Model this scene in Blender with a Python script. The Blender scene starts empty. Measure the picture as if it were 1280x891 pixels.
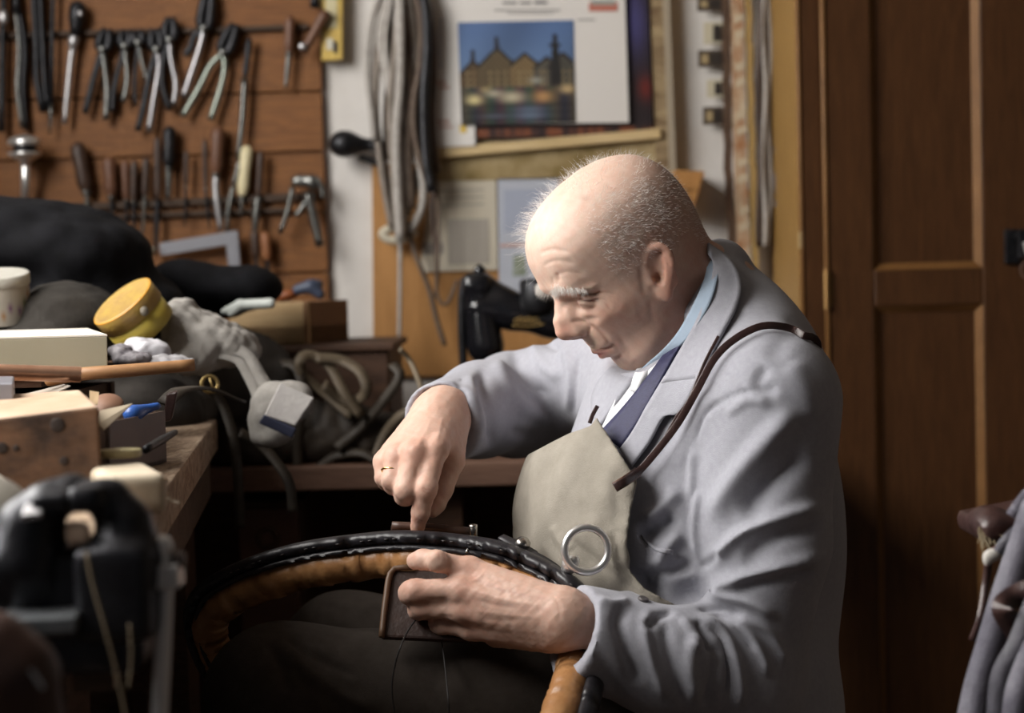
import bpy, bmesh, math, random
import numpy as np
import openvdb
from mathutils import Vector, Matrix
from mathutils.bvhtree import BVHTree

# ------------------------------------------------------------------ camera, world, lights, exposure
scene = bpy.context.scene
COL = scene.collection
PITCH, ROLL, FPX = math.radians(2.56), math.radians(1.5), 2133.0
CAM = np.array([0.0, 0.0, 1.05])
_d = np.array([0, math.cos(PITCH), -math.sin(PITCH)])
_r0 = np.array([1.0, 0, 0]); _u0 = np.cross(_r0, _d)
CR = math.cos(ROLL) * _r0 - math.sin(ROLL) * _u0
CU = math.sin(ROLL) * _r0 + math.cos(ROLL) * _u0
cam = bpy.data.cameras.new('camera')
cam.sensor_fit = 'HORIZONTAL'; cam.sensor_width = 36.0; cam.lens = FPX * 36 / 1280
cam.dof.use_dof = True; cam.dof.focus_distance = 1.92; cam.dof.aperture_fstop = 3.6
cam.clip_start = 0.05
camo = bpy.data.objects.new('camera', cam); COL.objects.link(camo)
camo.matrix_world = Matrix(((CR[0], CU[0], -_d[0], CAM[0]), (CR[1], CU[1], -_d[1], CAM[1]), (CR[2], CU[2], -_d[2], CAM[2]), (0, 0, 0, 1)))
scene.camera = camo

world = bpy.data.worlds.new('world'); scene.world = world; world.use_nodes = True
world.node_tree.nodes['Background'].inputs[0].default_value = (0.9, 0.95, 1.0, 1)
world.node_tree.nodes['Background'].inputs[1].default_value = 0.045

def area(name, loc, target, sx, sy, power, color):
    l = bpy.data.lights.new(name, 'AREA'); l.shape = 'RECTANGLE'; l.size = sx; l.size_y = sy
    l.energy = power; l.color = color
    o = bpy.data.objects.new(name, l); COL.objects.link(o); o.location = loc
    o.rotation_euler = (Vector(target) - Vector(loc)).to_track_quat('-Z', 'Y').to_euler()
    return o
# daylight through the left-hand window (window_1 in wall_left)
area('window_daylight', (-1.36, 1.55, 1.85), (1.0, 1.60, 1.05), 1.7, 1.25, 100, (1.0, 0.97, 0.93))
scene.view_settings.view_transform = 'Standard'; scene.view_settings.look = 'None'
scene.view_settings.gamma = 1.0; scene.view_settings.use_curve_mapping = False
scene.view_settings.exposure = 0.0
scene.cycles.use_denoising = True
scene.cycles.max_bounces = 6; scene.cycles.diffuse_bounces = 3
scene.cycles.sample_clamp_indirect = 4.0

# ------------------------------------------------------------------ helpers
def P(px, py, Y):
    v = _d + (px - 640) / FPX * CR + (445.5 - py) / FPX * CU
    return CAM + v * (Y / v[1])
def Pz(px, py, z):
    v = _d + (px - 640) / FPX * CR + (445.5 - py) / FPX * CU
    return CAM + v * ((z - CAM[2]) / v[2])
def proj(p):
    v = np.asarray(p) - CAM; z = v @ _d
    return np.stack([640 + FPX * (v @ CR) / z, 445.5 - FPX * (v @ CU) / z], -1)
def unit(v):
    v = np.asarray(v, float); return v / (np.linalg.norm(v) + 1e-12)
def pchip(xs, ys, n=600):
    xs = np.asarray(xs, float); ys = np.asarray(ys, float)
    h = np.diff(xs); dl = np.diff(ys) / h; m = np.zeros(len(xs))
    for i in range(1, len(xs) - 1):
        if dl[i - 1] * dl[i] > 0:
            w1 = 2 * h[i] + h[i - 1]; w2 = h[i] + 2 * h[i - 1]
            m[i] = (w1 + w2) / (w1 / dl[i - 1] + w2 / dl[i])
    m[0] = dl[0]; m[-1] = dl[-1]
    X = np.linspace(xs[0], xs[-1], n); k = np.clip(np.searchsorted(xs, X, side='right') - 1, 0, len(xs) - 2)
    t = (X - xs[k]) / h[k]
    Yv = (2*t**3-3*t**2+1)*ys[k] + (t**3-2*t**2+t)*h[k]*m[k] + (-2*t**3+3*t**2)*ys[k+1] + (t**3-t**2)*h[k]*m[k+1]
    return X, Yv
def spline(pts, n):
    """Catmull-Rom through pts, n samples, any dimension."""
    p = np.asarray(pts, float)
    if len(p) == 2: return p[0] + (p[1] - p[0]) * np.linspace(0, 1, n)[:, None]
    q = np.vstack([2 * p[0] - p[1], p, 2 * p[-1] - p[-2]])
    L = np.r_[0, np.cumsum(np.linalg.norm(np.diff(p, axis=0), axis=1) + 1e-9)]
    s = np.linspace(0, L[-1], n); k = np.clip(np.searchsorted(L, s, side='right') - 1, 0, len(p) - 2)
    t = ((s - L[k]) / (L[k + 1] - L[k]))[:, None]
    a, b, c, d = q[k], q[k + 1], q[k + 2], q[k + 3]
    return 0.5 * (2*b + (c-a)*t + (2*a-5*b+4*c-d)*t**2 + (3*b-a-3*c+d)*t**3)

# --- materials
MATS = {}
def mat(name, color, rough=0.6, metal=0.0, noise=0.0, scale=20.0, stretch=(1, 1, 1), color2=None, bump=0.0, bscale=None, spec=0.5, sss=0.0, sheen=0.0, wood=False, trans=0.0):
    if name in MATS: return MATS[name]
    m = bpy.data.materials.new(name); m.use_nodes = True; nt = m.node_tree; b = nt.nodes['Principled BSDF']
    b.inputs['Roughness'].default_value = rough; b.inputs['Metallic'].default_value = metal
    b.inputs['Specular IOR Level'].default_value = spec
    b.inputs['Base Color'].default_value = (*color, 1)
    if sss: 
        b.inputs['Subsurface Weight'].default_value = sss; b.inputs['Subsurface Radius'].default_value = (1, .35, .2); b.inputs['Subsurface Scale'].default_value = .006
    if sheen: b.inputs['Sheen Weight'].default_value = sheen; b.inputs['Sheen Roughness'].default_value = .5
    if trans: b.inputs['Transmission Weight'].default_value = trans
    tc = nt.nodes.new('ShaderNodeTexCoord'); mp = nt.nodes.new('ShaderNodeMapping'); mp.inputs['Scale'].default_value = stretch
    nt.links.new(tc.outputs['Object'], mp.inputs['Vector'])
    if color2 is not None:
        n = nt.nodes.new('ShaderNodeTexNoise'); n.inputs['Scale'].default_value = scale; n.inputs['Detail'].default_value = 6; n.inputs['Roughness'].default_value = .62
        nt.links.new(mp.outputs[0], n.inputs['Vector'])
        if wood: n.inputs['Distortion'].default_value = 1.2
        r = nt.nodes.new('ShaderNodeValToRGB'); r.color_ramp.elements[0].position = .35; r.color_ramp.elements[1].position = .68
        r.color_ramp.elements[0].color = (*color, 1); r.color_ramp.elements[1].color = (*color2, 1)
        nt.links.new(n.outputs[0], r.inputs[0]); nt.links.new(r.outputs[0], b.inputs['Base Color'])
    if bump:
        n2 = nt.nodes.new('ShaderNodeTexNoise'); n2.inputs['Scale'].default_value = bscale or scale * 4; n2.inputs['Detail'].default_value = 4
        nt.links.new(mp.outputs[0], n2.inputs['Vector'])
        bp = nt.nodes.new('ShaderNodeBump'); bp.inputs['Strength'].default_value = bump; bp.inputs['Distance'].default_value = .002
        nt.links.new(n2.outputs[0], bp.inputs['Height']); nt.links.new(bp.outputs[0], b.inputs['Normal'])
    MATS[name] = m; return m
def vcol_mat(name, rough=.5, sss=0.0, spec=.4, bump=0.0, bscale=300.0, layer='Col'):
    if name in MATS: return MATS[name]
    m = bpy.data.materials.new(name); m.use_nodes = True; nt = m.node_tree; b = nt.nodes['Principled BSDF']
    a = nt.nodes.new('ShaderNodeVertexColor'); a.layer_name = layer
    nt.links.new(a.outputs[0], b.inputs['Base Color']); b.inputs['Roughness'].default_value = rough; b.inputs['Specular IOR Level'].default_value = spec
    if sss:
        b.inputs['Subsurface Weight'].default_value = sss; b.inputs['Subsurface Radius'].default_value = (1, .35, .2); b.inputs['Subsurface Scale'].default_value = .005
    if bump:
        n2 = nt.nodes.new('ShaderNodeTexNoise'); n2.inputs['Scale'].default_value = bscale; n2.inputs['Detail'].default_value = 5
        tc = nt.nodes.new('ShaderNodeTexCoord'); nt.links.new(tc.outputs['Object'], n2.inputs['Vector'])
        bp = nt.nodes.new('ShaderNodeBump'); bp.inputs['Strength'].default_value = bump; bp.inputs['Distance'].default_value = .001
        nt.links.new(n2.outputs[0], bp.inputs['Height']); nt.links.new(bp.outputs[0], b.inputs['Normal'])
    MATS[name] = m; return m

# --- objects
def thing(name, label, cat, loc=(0, 0, 0), group=None):
    o = bpy.data.objects.new(name, None); COL.objects.link(o); o.location = [float(x) for x in loc]; o.empty_display_size = .05
    o['label'] = label; o['category'] = cat
    if group: o['group'] = group
    return o
def tag(o, label, cat, group=None, kind=None):
    o['label'] = label; o['category'] = cat
    if group: o['group'] = group
    if kind: o['kind'] = kind
    return o
def mk(name, vf, m, parent=None, smooth=False, kind=None, label=None, solid=0.0, bevel=0.0, sub=0):
    """One mesh object from world-space (verts, faces). Its origin: the parent's, or its own base."""
    v, f = np.asarray(vf[0], float), vf[1]
    me = bpy.data.meshes.new(name)
    if parent is not None:
        pp = parent; org = np.zeros(3)
        while pp is not None: org = org + np.array(pp.location); pp = pp.parent
    else: org = np.array([*((v.min(0) + v.max(0)) / 2)[:2], v[:, 2].min()])
    if isinstance(f, np.ndarray):
        me.vertices.add(len(v)); me.vertices.foreach_set('co', (v - org).astype(np.float32).ravel())
        k = f.shape[1]; me.loops.add(f.size); me.loops.foreach_set('vertex_index', f.astype(np.int32).ravel())
        me.polygons.add(len(f)); me.polygons.foreach_set('loop_start', np.arange(0, f.size, k, dtype=np.int32))
        me.update(calc_edges=True)
    else:
        me.from_pydata([tuple(x) for x in (v - org)], [], f)
    if smooth: me.polygons.foreach_set('use_smooth', np.ones(len(me.polygons), bool))
    ms = m if isinstance(m, (list, tuple)) else [m]
    for x in ms: me.materials.append(x)
    me.validate()
    o = bpy.data.objects.new(name, me); COL.objects.link(o)
    if parent is not None: o.parent = parent
    else: o.location = org
    if kind: o['kind'] = kind
    if label: o['label'] = label
    if solid: md = o.modifiers.new('s', 'SOLIDIFY'); md.thickness = solid; md.offset = 0
    if bevel: md = o.modifiers.new('b', 'BEVEL'); md.width = bevel; md.segments = 2; md.limit_method = 'ANGLE'
    if sub: md = o.modifiers.new('u', 'SUBSURF'); md.levels = sub; md.render_levels = sub
    return o
def setcol(o, col, layer='Col'):
    a = o.data.color_attributes.new(layer, 'FLOAT_COLOR', 'POINT')
    c = np.ones((len(o.data.vertices), 4), np.float32); c[:, :3] = col; a.data.foreach_set('color', c.ravel())
def join(*parts):
    V, Fs, n = [], [], 0
    for v, f in parts:
        v = np.asarray(v, float); V.append(v); Fs += [tuple(int(i) + n for i in q) for q in f]; n += len(v)
    return np.vstack(V), Fs
BOXF = [(0, 3, 2, 1), (4, 5, 6, 7), (0, 1, 5, 4), (1, 2, 6, 5), (2, 3, 7, 6), (3, 0, 4, 7)]
def box(c, size, rx=0, ry=0, rz=0):
    s = np.asarray(size) / 2
    v = np.array([[-1,-1,-1],[1,-1,-1],[1,1,-1],[-1,1,-1],[-1,-1,1],[1,-1,1],[1,1,1],[-1,1,1]]) * s
    R = np.array(Matrix.Rotation(rz, 3, 'Z') @ Matrix.Rotation(ry, 3, 'Y') @ Matrix.Rotation(rx, 3, 'X'))
    return v @ R.T + np.asarray(c), BOXF
def hexa(b, t):
    """Solid from four bottom and four top corners (same order)."""
    return np.array(list(b) + list(t)), BOXF
def slab(p0, p1, p2, p3, thick):
    """Quad p0..p3 (seen counter-clockwise) given a thickness backwards."""
    q = np.array([p0, p1, p2, p3], float); n = unit(np.cross(q[1] - q[0], q[3] - q[0])) * thick
    return np.vstack([q - n, q]), BOXF
def frames(pts):
    p = np.asarray(pts, float); t = np.gradient(p, axis=0); t /= np.linalg.norm(t, axis=1)[:, None] + 1e-12
    a = np.array([0, 0, 1.0]) if abs(t[0][2]) < .8 else np.array([1.0, 0, 0])
    n = unit(a - t[0] * (a @ t[0])); N = [n]
    for i in range(1, len(p)):
        n = n - t[i] * (n @ t[i]); n = unit(n); N.append(n)
    N = np.array(N); return t, N, np.cross(t, N)
def tube(pts, r, k=10, n=None, cap=True, flat=1.0, up=None):
    """Swept tube; r a number or list; flat scales the second axis; up fixes the first axis."""
    p = spline(pts, n) if n else np.asarray(pts, float)
    r = np.interp(np.linspace(0, 1, len(p)), np.linspace(0, 1, len(np.atleast_1d(r))), np.atleast_1d(r)) if np.ndim(r) else np.full(len(p), float(r))
    t, N, B = frames(p)
    if up is not None:
        N = np.array([unit(np.asarray(up) - tt * (np.asarray(up) @ tt)) for tt in t]); B = np.cross(t, N)
    a = np.linspace(0, 2 * math.pi, k, endpoint=False)
    V = p[:, None, :] + r[:, None, None] * (np.cos(a)[None, :, None] * N[:, None, :] + flat * np.sin(a)[None, :, None] * B[:, None, :])
    V = V.reshape(-1, 3); F = []
    for i in range(len(p) - 1):
        for j in range(k):
            F.append((i*k+j, i*k+(j+1) % k, (i+1)*k+(j+1) % k, (i+1)*k+j))
    if cap: F.append(tuple(range(k - 1, -1, -1))); F.append(tuple((len(p)-1)*k + j for j in range(k)))
    return V, F
def ribbon(pts, w, th, n=None, up=(0, -1, 0)):
    """Flat strap with rectangular section; its width lies across up."""
    p = spline(pts, n) if n else np.asarray(pts, float); t, _, _ = frames(p)
    U = np.broadcast_to(np.asarray(up, float), p.shape)
    N = np.array([unit(u - tt * (u @ tt)) for u, tt in zip(U, t)]); B = np.cross(t, N)
    w = np.interp(np.linspace(0, 1, len(p)), np.linspace(0, 1, len(np.atleast_1d(w))), np.atleast_1d(w))[:, None] / 2
    V = np.stack([p + B*w + N*th/2, p - B*w + N*th/2, p - B*w - N*th/2, p + B*w - N*th/2], 1).reshape(-1, 3); F = []
    for i in range(len(p) - 1):
        for j in range(4): F.append((i*4+j, i*4+(j+1) % 4, (i+1)*4+(j+1) % 4, (i+1)*4+j))
    F.append((3, 2, 1, 0)); e = (len(p)-1)*4; F.append((e, e+1, e+2, e+3))
    return V, F
def lathe(c, axis, prof, k=24, cap=True):
    """prof: (distance along the axis, radius)."""
    ax = unit(axis); a0 = np.array([0, 0, 1.0]) if abs(ax[2]) < .8 else np.array([1.0, 0, 0])
    n = unit(np.cross(ax, a0)); b = np.cross(ax, n); a = np.linspace(0, 2*math.pi, k, endpoint=False)
    V = np.array([np.asarray(c) + ax*h + rr*(math.cos(x)*n + math.sin(x)*b) for h, rr in prof for x in a]); F = []
    for i in range(len(prof) - 1):
        for j in range(k): F.append((i*k+j, i*k+(j+1) % k, (i+1)*k+(j+1) % k, (i+1)*k+j))
    if cap: F.append(tuple(range(k-1, -1, -1))); F.append(tuple((len(prof)-1)*k + j for j in range(k)))
    return V, F
def torus(c, axis, R, r, k=32, m=10, squash=1.0):
    ax = unit(axis); a0 = np.array([0, 0, 1.0]) if abs(ax[2]) < .8 else np.array([1.0, 0, 0])
    n = unit(np.cross(ax, a0)); b = np.cross(ax, n); V = []; F = []
    for i in range(k):
        x = 2*math.pi*i/k; e = math.cos(x)*n + math.sin(x)*b
        for j in range(m):
            y = 2*math.pi*j/m; V.append(np.asarray(c) + e*(R + r*math.cos(y)) + ax*r*squash*math.sin(y))
    for i in range(k):
        for j in range(m): F.append((i*m+j, ((i+1) % k)*m+j, ((i+1) % k)*m+(j+1) % m, i*m+(j+1) % m))
    return np.array(V), F
def prism(poly, thick, nrm):
    """Planar polygon (3-D points) extruded by thick along -nrm."""
    q = np.asarray(poly, float); n = unit(nrm)*thick; k = len(q)
    F = [tuple(range(k)), tuple(range(2*k-1, k-1, -1))] + [(i, k+i, k+(i+1) % k, (i+1) % k) for i in range(k)]
    return np.vstack([q, q - n]), F
def copy_tree(o, parent=None):
    c = o.copy(); COL.objects.link(c); c.parent = parent
    for ch in o.children: copy_tree(ch, c)
    return c

# --- signed distance modelling
def smin(a, b, k):
    if k <= 0: return np.minimum(a, b)
    h = np.clip(.5 + .5*(b - a)/k, 0, 1); return b*(1-h) + a*h - k*h*(1-h)
def smax(a, b, k): return -smin(-a, -b, k)
def cap(a, b, ra, rb=None, k=.01, op='u'):
    a = np.asarray(a, float); b = np.asarray(b, float); rb = ra if rb is None else rb; ab = b - a; L = ab @ ab + 1e-12
    def f(p):
        w = p - a; t = np.clip(w @ ab / L, 0, 1); q = w - t[..., None]*ab
        return np.sqrt((q*q).sum(-1)) - (ra + (rb-ra)*t)
    R = max(ra, rb); return dict(f=f, lo=np.minimum(a, b) - R, hi=np.maximum(a, b) + R, k=k, op=op)
def chain(pts, rad, k=.01, op='u', n=None):
    p = spline(pts, n) if n else np.asarray(pts, float); r = np.interp(np.linspace(0, 1, len(p)), np.linspace(0, 1, len(rad)), rad)
    return [cap(p[i], p[i+1], r[i], r[i+1], k if i == 0 else min(k, .5*min(r[i], r[i+1])), op) for i in range(len(p)-1)]
def ell(c, radii, R=None, k=.01, op='u'):
    c = np.asarray(c, float); rad = np.asarray(radii, float); R = np.eye(3) if R is None else np.asarray(R, float)
    def f(p):
        q = (p - c) @ R.T; k0 = np.sqrt(((q/rad)**2).sum(-1)); k1 = np.sqrt(((q/rad**2)**2).sum(-1)) + 1e-9
        return k0*(k0-1)/k1
    e = np.sqrt(((R*rad[:, None])**2).sum(0)); return dict(f=f, lo=c-e, hi=c+e, k=k, op=op)
def rbox(c, half, R=None, rnd=.005, k=.005, op='u'):
    c = np.asarray(c, float); h = np.asarray(half, float) - rnd; R = np.eye(3) if R is None else np.asarray(R, float)
    def f(p):
        q = np.abs((p - c) @ R.T) - h
        return np.sqrt((np.maximum(q, 0)**2).sum(-1)) + np.minimum(q.max(-1), 0) - rnd
    e = (np.abs(R)*np.asarray(half)[:, None]).sum(0); return dict(f=f, lo=c-e, hi=c+e, k=k, op=op)
def sdf_eval(prims, p):
    d = np.full(p.shape[:-1], .5)
    for q in prims:
        e = q['f'](p)
        d = smin(d, e, q['k']) if q['op'] == 'u' else (smax(d, -e, q['k']) if q['op'] == 's' else smax(d, e, q['k']))
    return d
def sdf_mesh(prims, vox, lo=None, hi=None, iso=0.0, post=None):
    us = [q for q in prims if q['op'] == 'u']
    lo = np.min([q['lo'] for q in us], 0) - .02 - iso if lo is None else np.asarray(lo)
    hi = np.max([q['hi'] for q in us], 0) + .02 + iso if hi is None else np.asarray(hi)
    n = 24; dim = np.ceil((hi - lo)/vox).astype(int); g = openvdb.FloatGrid(3*vox)
    off = np.stack(np.meshgrid(*[np.arange(n)]*3, indexing='ij'), -1)*vox
    diag = math.sqrt(3)*n*vox/2
    for i in range(0, dim[0]+1, n):
        for j in range(0, dim[1]+1, n):
            for k in range(0, dim[2]+1, n):
                b0 = lo + np.array([i, j, k])*vox; b1 = b0 + n*vox
                sub = [q for q in prims if q['op'] == 'i' or (np.all(q['lo'] < b1 + q['k'] + abs(iso) + .004) and np.all(q['hi'] > b0 - q['k'] - abs(iso) - .004))]
                if not any(q['op'] == 'u' for q in sub): continue
                c = sdf_eval(sub, ((b0+b1)/2)[None])[0] - iso
                if c > diag*1.6: continue
                if c < -diag*1.9:
                    g.fill((i, j, k), (i+n-1, j+n-1, k+n-1), -3*vox); continue
                p = b0 + off; d = sdf_eval(sub, p) - iso
                if post is not None: d = post(p, d)
                g.copyFromArray(np.clip(d, -3*vox, 3*vox).astype(np.float32), ijk=(i, j, k))
    v, q = g.convertToQuads(0.0)
    return v*vox + lo, q.astype(np.int64)
def vnormals(v, f):
    n = np.zeros_like(v); fn = np.cross(v[f[:, 2]] - v[f[:, 0]], v[f[:, 3]] - v[f[:, 1]])
    for i in range(4): np.add.at(n, f[:, i], fn)
    return n/(np.linalg.norm(n, axis=1)[:, None] + 1e-12)
def smooth(v, f, it=1, lam=.5):
    e = np.vstack([f[:, [0, 1]], f[:, [1, 2]], f[:, [2, 3]], f[:, [3, 0]]]); e = np.vstack([e, e[:, ::-1]])
    cnt = np.bincount(e[:, 0], minlength=len(v))[:, None] + 1e-9
    for _ in range(it):
        s = np.zeros_like(v)
        for a in range(3): s[:, a] = np.bincount(e[:, 0], weights=v[e[:, 1], a], minlength=len(v))
        v = v + lam*(s/cnt - v)
    return v
def polydist(q, line):
    """Distance of 2-D points to a polyline, the parameter along it (0..1) and the signed side."""
    line = np.asarray(line, float); best = np.full(len(q), 1e9); tt = np.zeros(len(q)); side = np.zeros(len(q)); L = np.r_[0, np.cumsum(np.linalg.norm(np.diff(line, axis=0), axis=1))]
    for i in range(len(line)-1):
        a, b = line[i], line[i+1]; ab = b-a; t = np.clip((q-a) @ ab/(ab @ ab + 1e-9), 0, 1); w = q - a - t[:, None]*ab; d = np.sqrt((w*w).sum(1)); m = d < best
        best = np.where(m, d, best); tt = np.where(m, (L[i] + t*(L[i+1]-L[i]))/L[-1], tt); side = np.where(m, np.sign(ab[0]*w[:, 1] - ab[1]*w[:, 0]), side)
    return best, tt, side
def folds(v, f, strokes, Ymax=None, Ymin=None, nrm=None):
    """Pull cloth folds or skin creases: (points in photo pixels, width px, height mm, optional one-sidedness)."""
    n = vnormals(v, f); px = proj(v); vw = CAM - v; front = (n*vw).sum(1)/np.linalg.norm(vw, axis=1)
    w0 = np.clip((front + .25)/.4, 0, 1)
    if Ymax is not None: w0 = w0*(v[:, 1] < Ymax)
    if Ymin is not None: w0 = w0*(v[:, 1] > Ymin)
    off = np.zeros(len(v))
    for s in strokes:
        line = spline(np.array(s[0], float), 24); wd, ht = s[1], s[2]/1000; asym = s[3] if len(s) > 3 else 0
        m = np.where((px[:, 0] > line[:, 0].min()-4*wd) & (px[:, 0] < line[:, 0].max()+4*wd) & (px[:, 1] > line[:, 1].min()-4*wd) & (px[:, 1] < line[:, 1].max()+4*wd) & (w0 > 0))[0]
        if not len(m): continue
        d, t, sd = polydist(px[m], line); ww = wd*np.where(sd > 0, 1+asym, 1-asym)
        taper = np.clip(np.minimum(t, 1-t)*5 + (.55 if len(s) > 4 and s[4] else 0.0), 0, 1); taper = taper*taper*(3-2*taper)
        off[m] += ht*np.exp(-(d/ww)**2)*taper
    return v + n*(off*w0)[:, None]
def bvh_of(v, f): return BVHTree.FromPolygons([tuple(x) for x in v], [tuple(int(i) for i in q) for q in f])
def cast(bvh, px, py, fallback=None):
    o = Vector(CAM); d = Vector(P(px, py, 1.0) - CAM).normalized(); h = bvh.ray_cast(o, d, 6.0)
    return (np.array(h[0]), np.array(h[1])) if h[0] is not None else (None, None)
def drape(bvh, A, B, nu, nv, off, th, smooth_it=3, Ydef=2.0):
    """A cloth or leather patch between two rails (photo pixels) laid on a surface: real thickness, off metres proud."""
    a = spline(np.array(A, float), nu); b = spline(np.array(B, float), nu); H = np.full((nu, nv, 3), np.nan); N = np.zeros((nu, nv, 3))
    for i in range(nu):
        for j in range(nv):
            q = a[i] + (b[i]-a[i])*j/(nv-1); p, n = cast(bvh, *q)
            if p is not None: H[i, j] = p; N[i, j] = n if n @ (CAM-p) > 0 else -n
    dist = np.linalg.norm(H - CAM, axis=2); med = np.nanmedian(dist)
    dist = np.where(np.isnan(dist), med, dist)
    for _ in range(smooth_it):
        q = np.pad(dist, 1, mode='edge'); dist = .5*dist + .125*(q[:-2, 1:-1]+q[2:, 1:-1]+q[1:-1, :-2]+q[1:-1, 2:])
    V = np.zeros((nu, nv, 3))
    for i in range(nu):
        for j in range(nv):
            q = a[i] + (b[i]-a[i])*j/(nv-1); d = unit(P(*q, 1.0) - CAM); V[i, j] = CAM + d*(dist[i, j] - off)
    gu = np.gradient(V, axis=0); gv = np.gradient(V, axis=1); nn = np.cross(gu, gv); nn /= np.linalg.norm(nn, axis=2)[..., None] + 1e-12
    s = np.sign((nn*(CAM-V)).sum(2).mean()); nn = nn*s
    top = V.reshape(-1, 3); bot = (V - nn*th).reshape(-1, 3); m = nu*nv; F = []
    idx = lambda i, j: i*nv+j
    for i in range(nu-1):
        for j in range(nv-1):
            q = (idx(i, j), idx(i+1, j), idx(i+1, j+1), idx(i, j+1)); q = q if s > 0 else q[::-1]
            F.append(q); F.append(tuple(m+x for x in q[::-1]))
    ring = [idx(i, 0) for i in range(nu)] + [idx(nu-1, j) for j in range(1, nv)] + [idx(i, nv-1) for i in range(nu-2, -1, -1)] + [idx(0, j) for j in range(nv-2, 0, -1)]
    for x, y in zip(ring, ring[1:]+ring[:1]):
        q = (x, m+x, m+y, y); F.append(q if s > 0 else q[::-1])
    return np.vstack([top, bot]), F
def draped_path(bvh, pts, n, off, fallY=1.95):
    q = spline(np.array(pts, float), n); ds = []
    for x, y in q:
        p, _ = cast(bvh, x, y); ds.append(np.nan if p is None else np.linalg.norm(p - CAM))
    ds = np.array(ds); ok = ~np.isnan(ds); ds = np.interp(np.arange(n), np.where(ok)[0], ds[ok]) if ok.any() else np.full(n, fallY)
    for _ in range(4): ds[1:-1] = .5*ds[1:-1] + .25*(ds[:-2]+ds[2:])
    return np.array([CAM + unit(P(x, y, 1.0)-CAM)*(d-off) for (x, y), d in zip(q, ds)])
rng = np.random.default_rng(5); random.seed(5)
# ------------------------------------------------------------------ materials of the place
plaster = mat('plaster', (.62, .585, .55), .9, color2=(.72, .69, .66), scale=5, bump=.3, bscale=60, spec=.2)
pine = mat('plank_pine', (.120, .044, .011), .6, color2=(.225, .090, .023), scale=9, stretch=(1.2, 6, 16), bump=.25, bscale=60, wood=True, spec=.3)
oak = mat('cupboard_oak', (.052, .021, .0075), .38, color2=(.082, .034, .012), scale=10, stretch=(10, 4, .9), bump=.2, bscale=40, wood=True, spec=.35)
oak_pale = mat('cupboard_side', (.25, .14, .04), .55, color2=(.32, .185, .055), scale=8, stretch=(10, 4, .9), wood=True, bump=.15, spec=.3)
plywood = mat('plywood', (.33, .16, .05), .6, color2=(.42, .21, .07), scale=6, stretch=(8, 3, 1.2), wood=True, bump=.15, spec=.3)
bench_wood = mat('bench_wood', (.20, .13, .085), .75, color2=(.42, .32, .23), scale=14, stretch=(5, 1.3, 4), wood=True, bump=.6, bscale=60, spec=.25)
dark_wood = mat('dark_wood', (.045, .022, .013), .6, color2=(.085, .042, .024), scale=10, stretch=(2, 2, 8), wood=True, bump=.3, spec=.3)
black_iron = mat('black_iron', (.012, .012, .014), .42, .6, color2=(.03, .03, .034), scale=50, bump=.3, bscale=200)
steel = mat('worn_steel', (.40, .39, .40), .38, .85, color2=(.55, .54, .55), scale=60, bump=.1)
chrome = mat('chrome', (.82, .81, .80), .30, .85)
black_cloth = mat('black_cloth', (.0045, .0045, .0055), .85, color2=(.008, .008, .010), scale=30, bump=.4, bscale=300, spec=.12)
leather_dk = mat('dark_leather', (.035, .017, .016), .38, color2=(.06, .03, .026), scale=60, bump=.3, bscale=300)
leather_br = mat('brown_leather', (.10, .05, .035), .45, color2=(.16, .09, .06), scale=80, bump=.2)
def S(o): o['kind'] = 'structure'; return o
# ------------------------------------------------------------------ the room
WY = 3.42
S(mk('floor', box((.4, 1.4, -.02), (4.2, 4.4, .04)), mat('floor_boards', (.06, .04, .03), .7, color2=(.10, .065, .045), scale=8, stretch=(8, 1, 1), bump=.3)))
S(mk('wall_back', box((.4, WY + .05, 1.3), (4.2, .10, 2.6)), plaster))
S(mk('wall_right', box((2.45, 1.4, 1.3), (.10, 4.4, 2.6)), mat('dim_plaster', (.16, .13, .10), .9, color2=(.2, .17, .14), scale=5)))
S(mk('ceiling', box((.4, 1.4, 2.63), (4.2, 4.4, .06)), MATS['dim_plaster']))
# left wall with the window opening the daylight comes through
wx = -1.45; y0, y1, z0, z1 = .65, 2.45, 1.16, 2.54
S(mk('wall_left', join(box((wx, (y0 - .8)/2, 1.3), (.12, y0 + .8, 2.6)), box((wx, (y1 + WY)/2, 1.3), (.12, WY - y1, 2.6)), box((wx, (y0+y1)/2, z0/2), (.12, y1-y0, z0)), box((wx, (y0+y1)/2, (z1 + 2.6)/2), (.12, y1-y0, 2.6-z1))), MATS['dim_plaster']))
wn = S(mk('window_1', join(box((wx, y0+.03, (z0+z1)/2), (.06, .06, z1-z0)), box((wx, y1-.03, (z0+z1)/2), (.06, .06, z1-z0)), box((wx, (y0+y1)/2, z0+.03), (.06, y1-y0, .06)), box((wx, (y0+y1)/2, z1-.03), (.06, y1-y0, .06))), mat('white_paint', (.7, .7, .68), .5)))
mk('mullion', box((wx, (y0+y1)/2, (z0+z1)/2), (.05, .045, z1-z0-.12)), MATS['white_paint'], wn)
for ya, yb in ((y0 + .06, (y0+y1)/2 - .0225), ((y0+y1)/2 + .0225, y1 - .06)): mk('pane', box((wx, (ya+yb)/2, (z0+z1)/2), (.004, yb-ya, z1-z0-.12)), mat('window_glass', (.95, .97, .97), .02, trans=1.0), wn)
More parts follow.
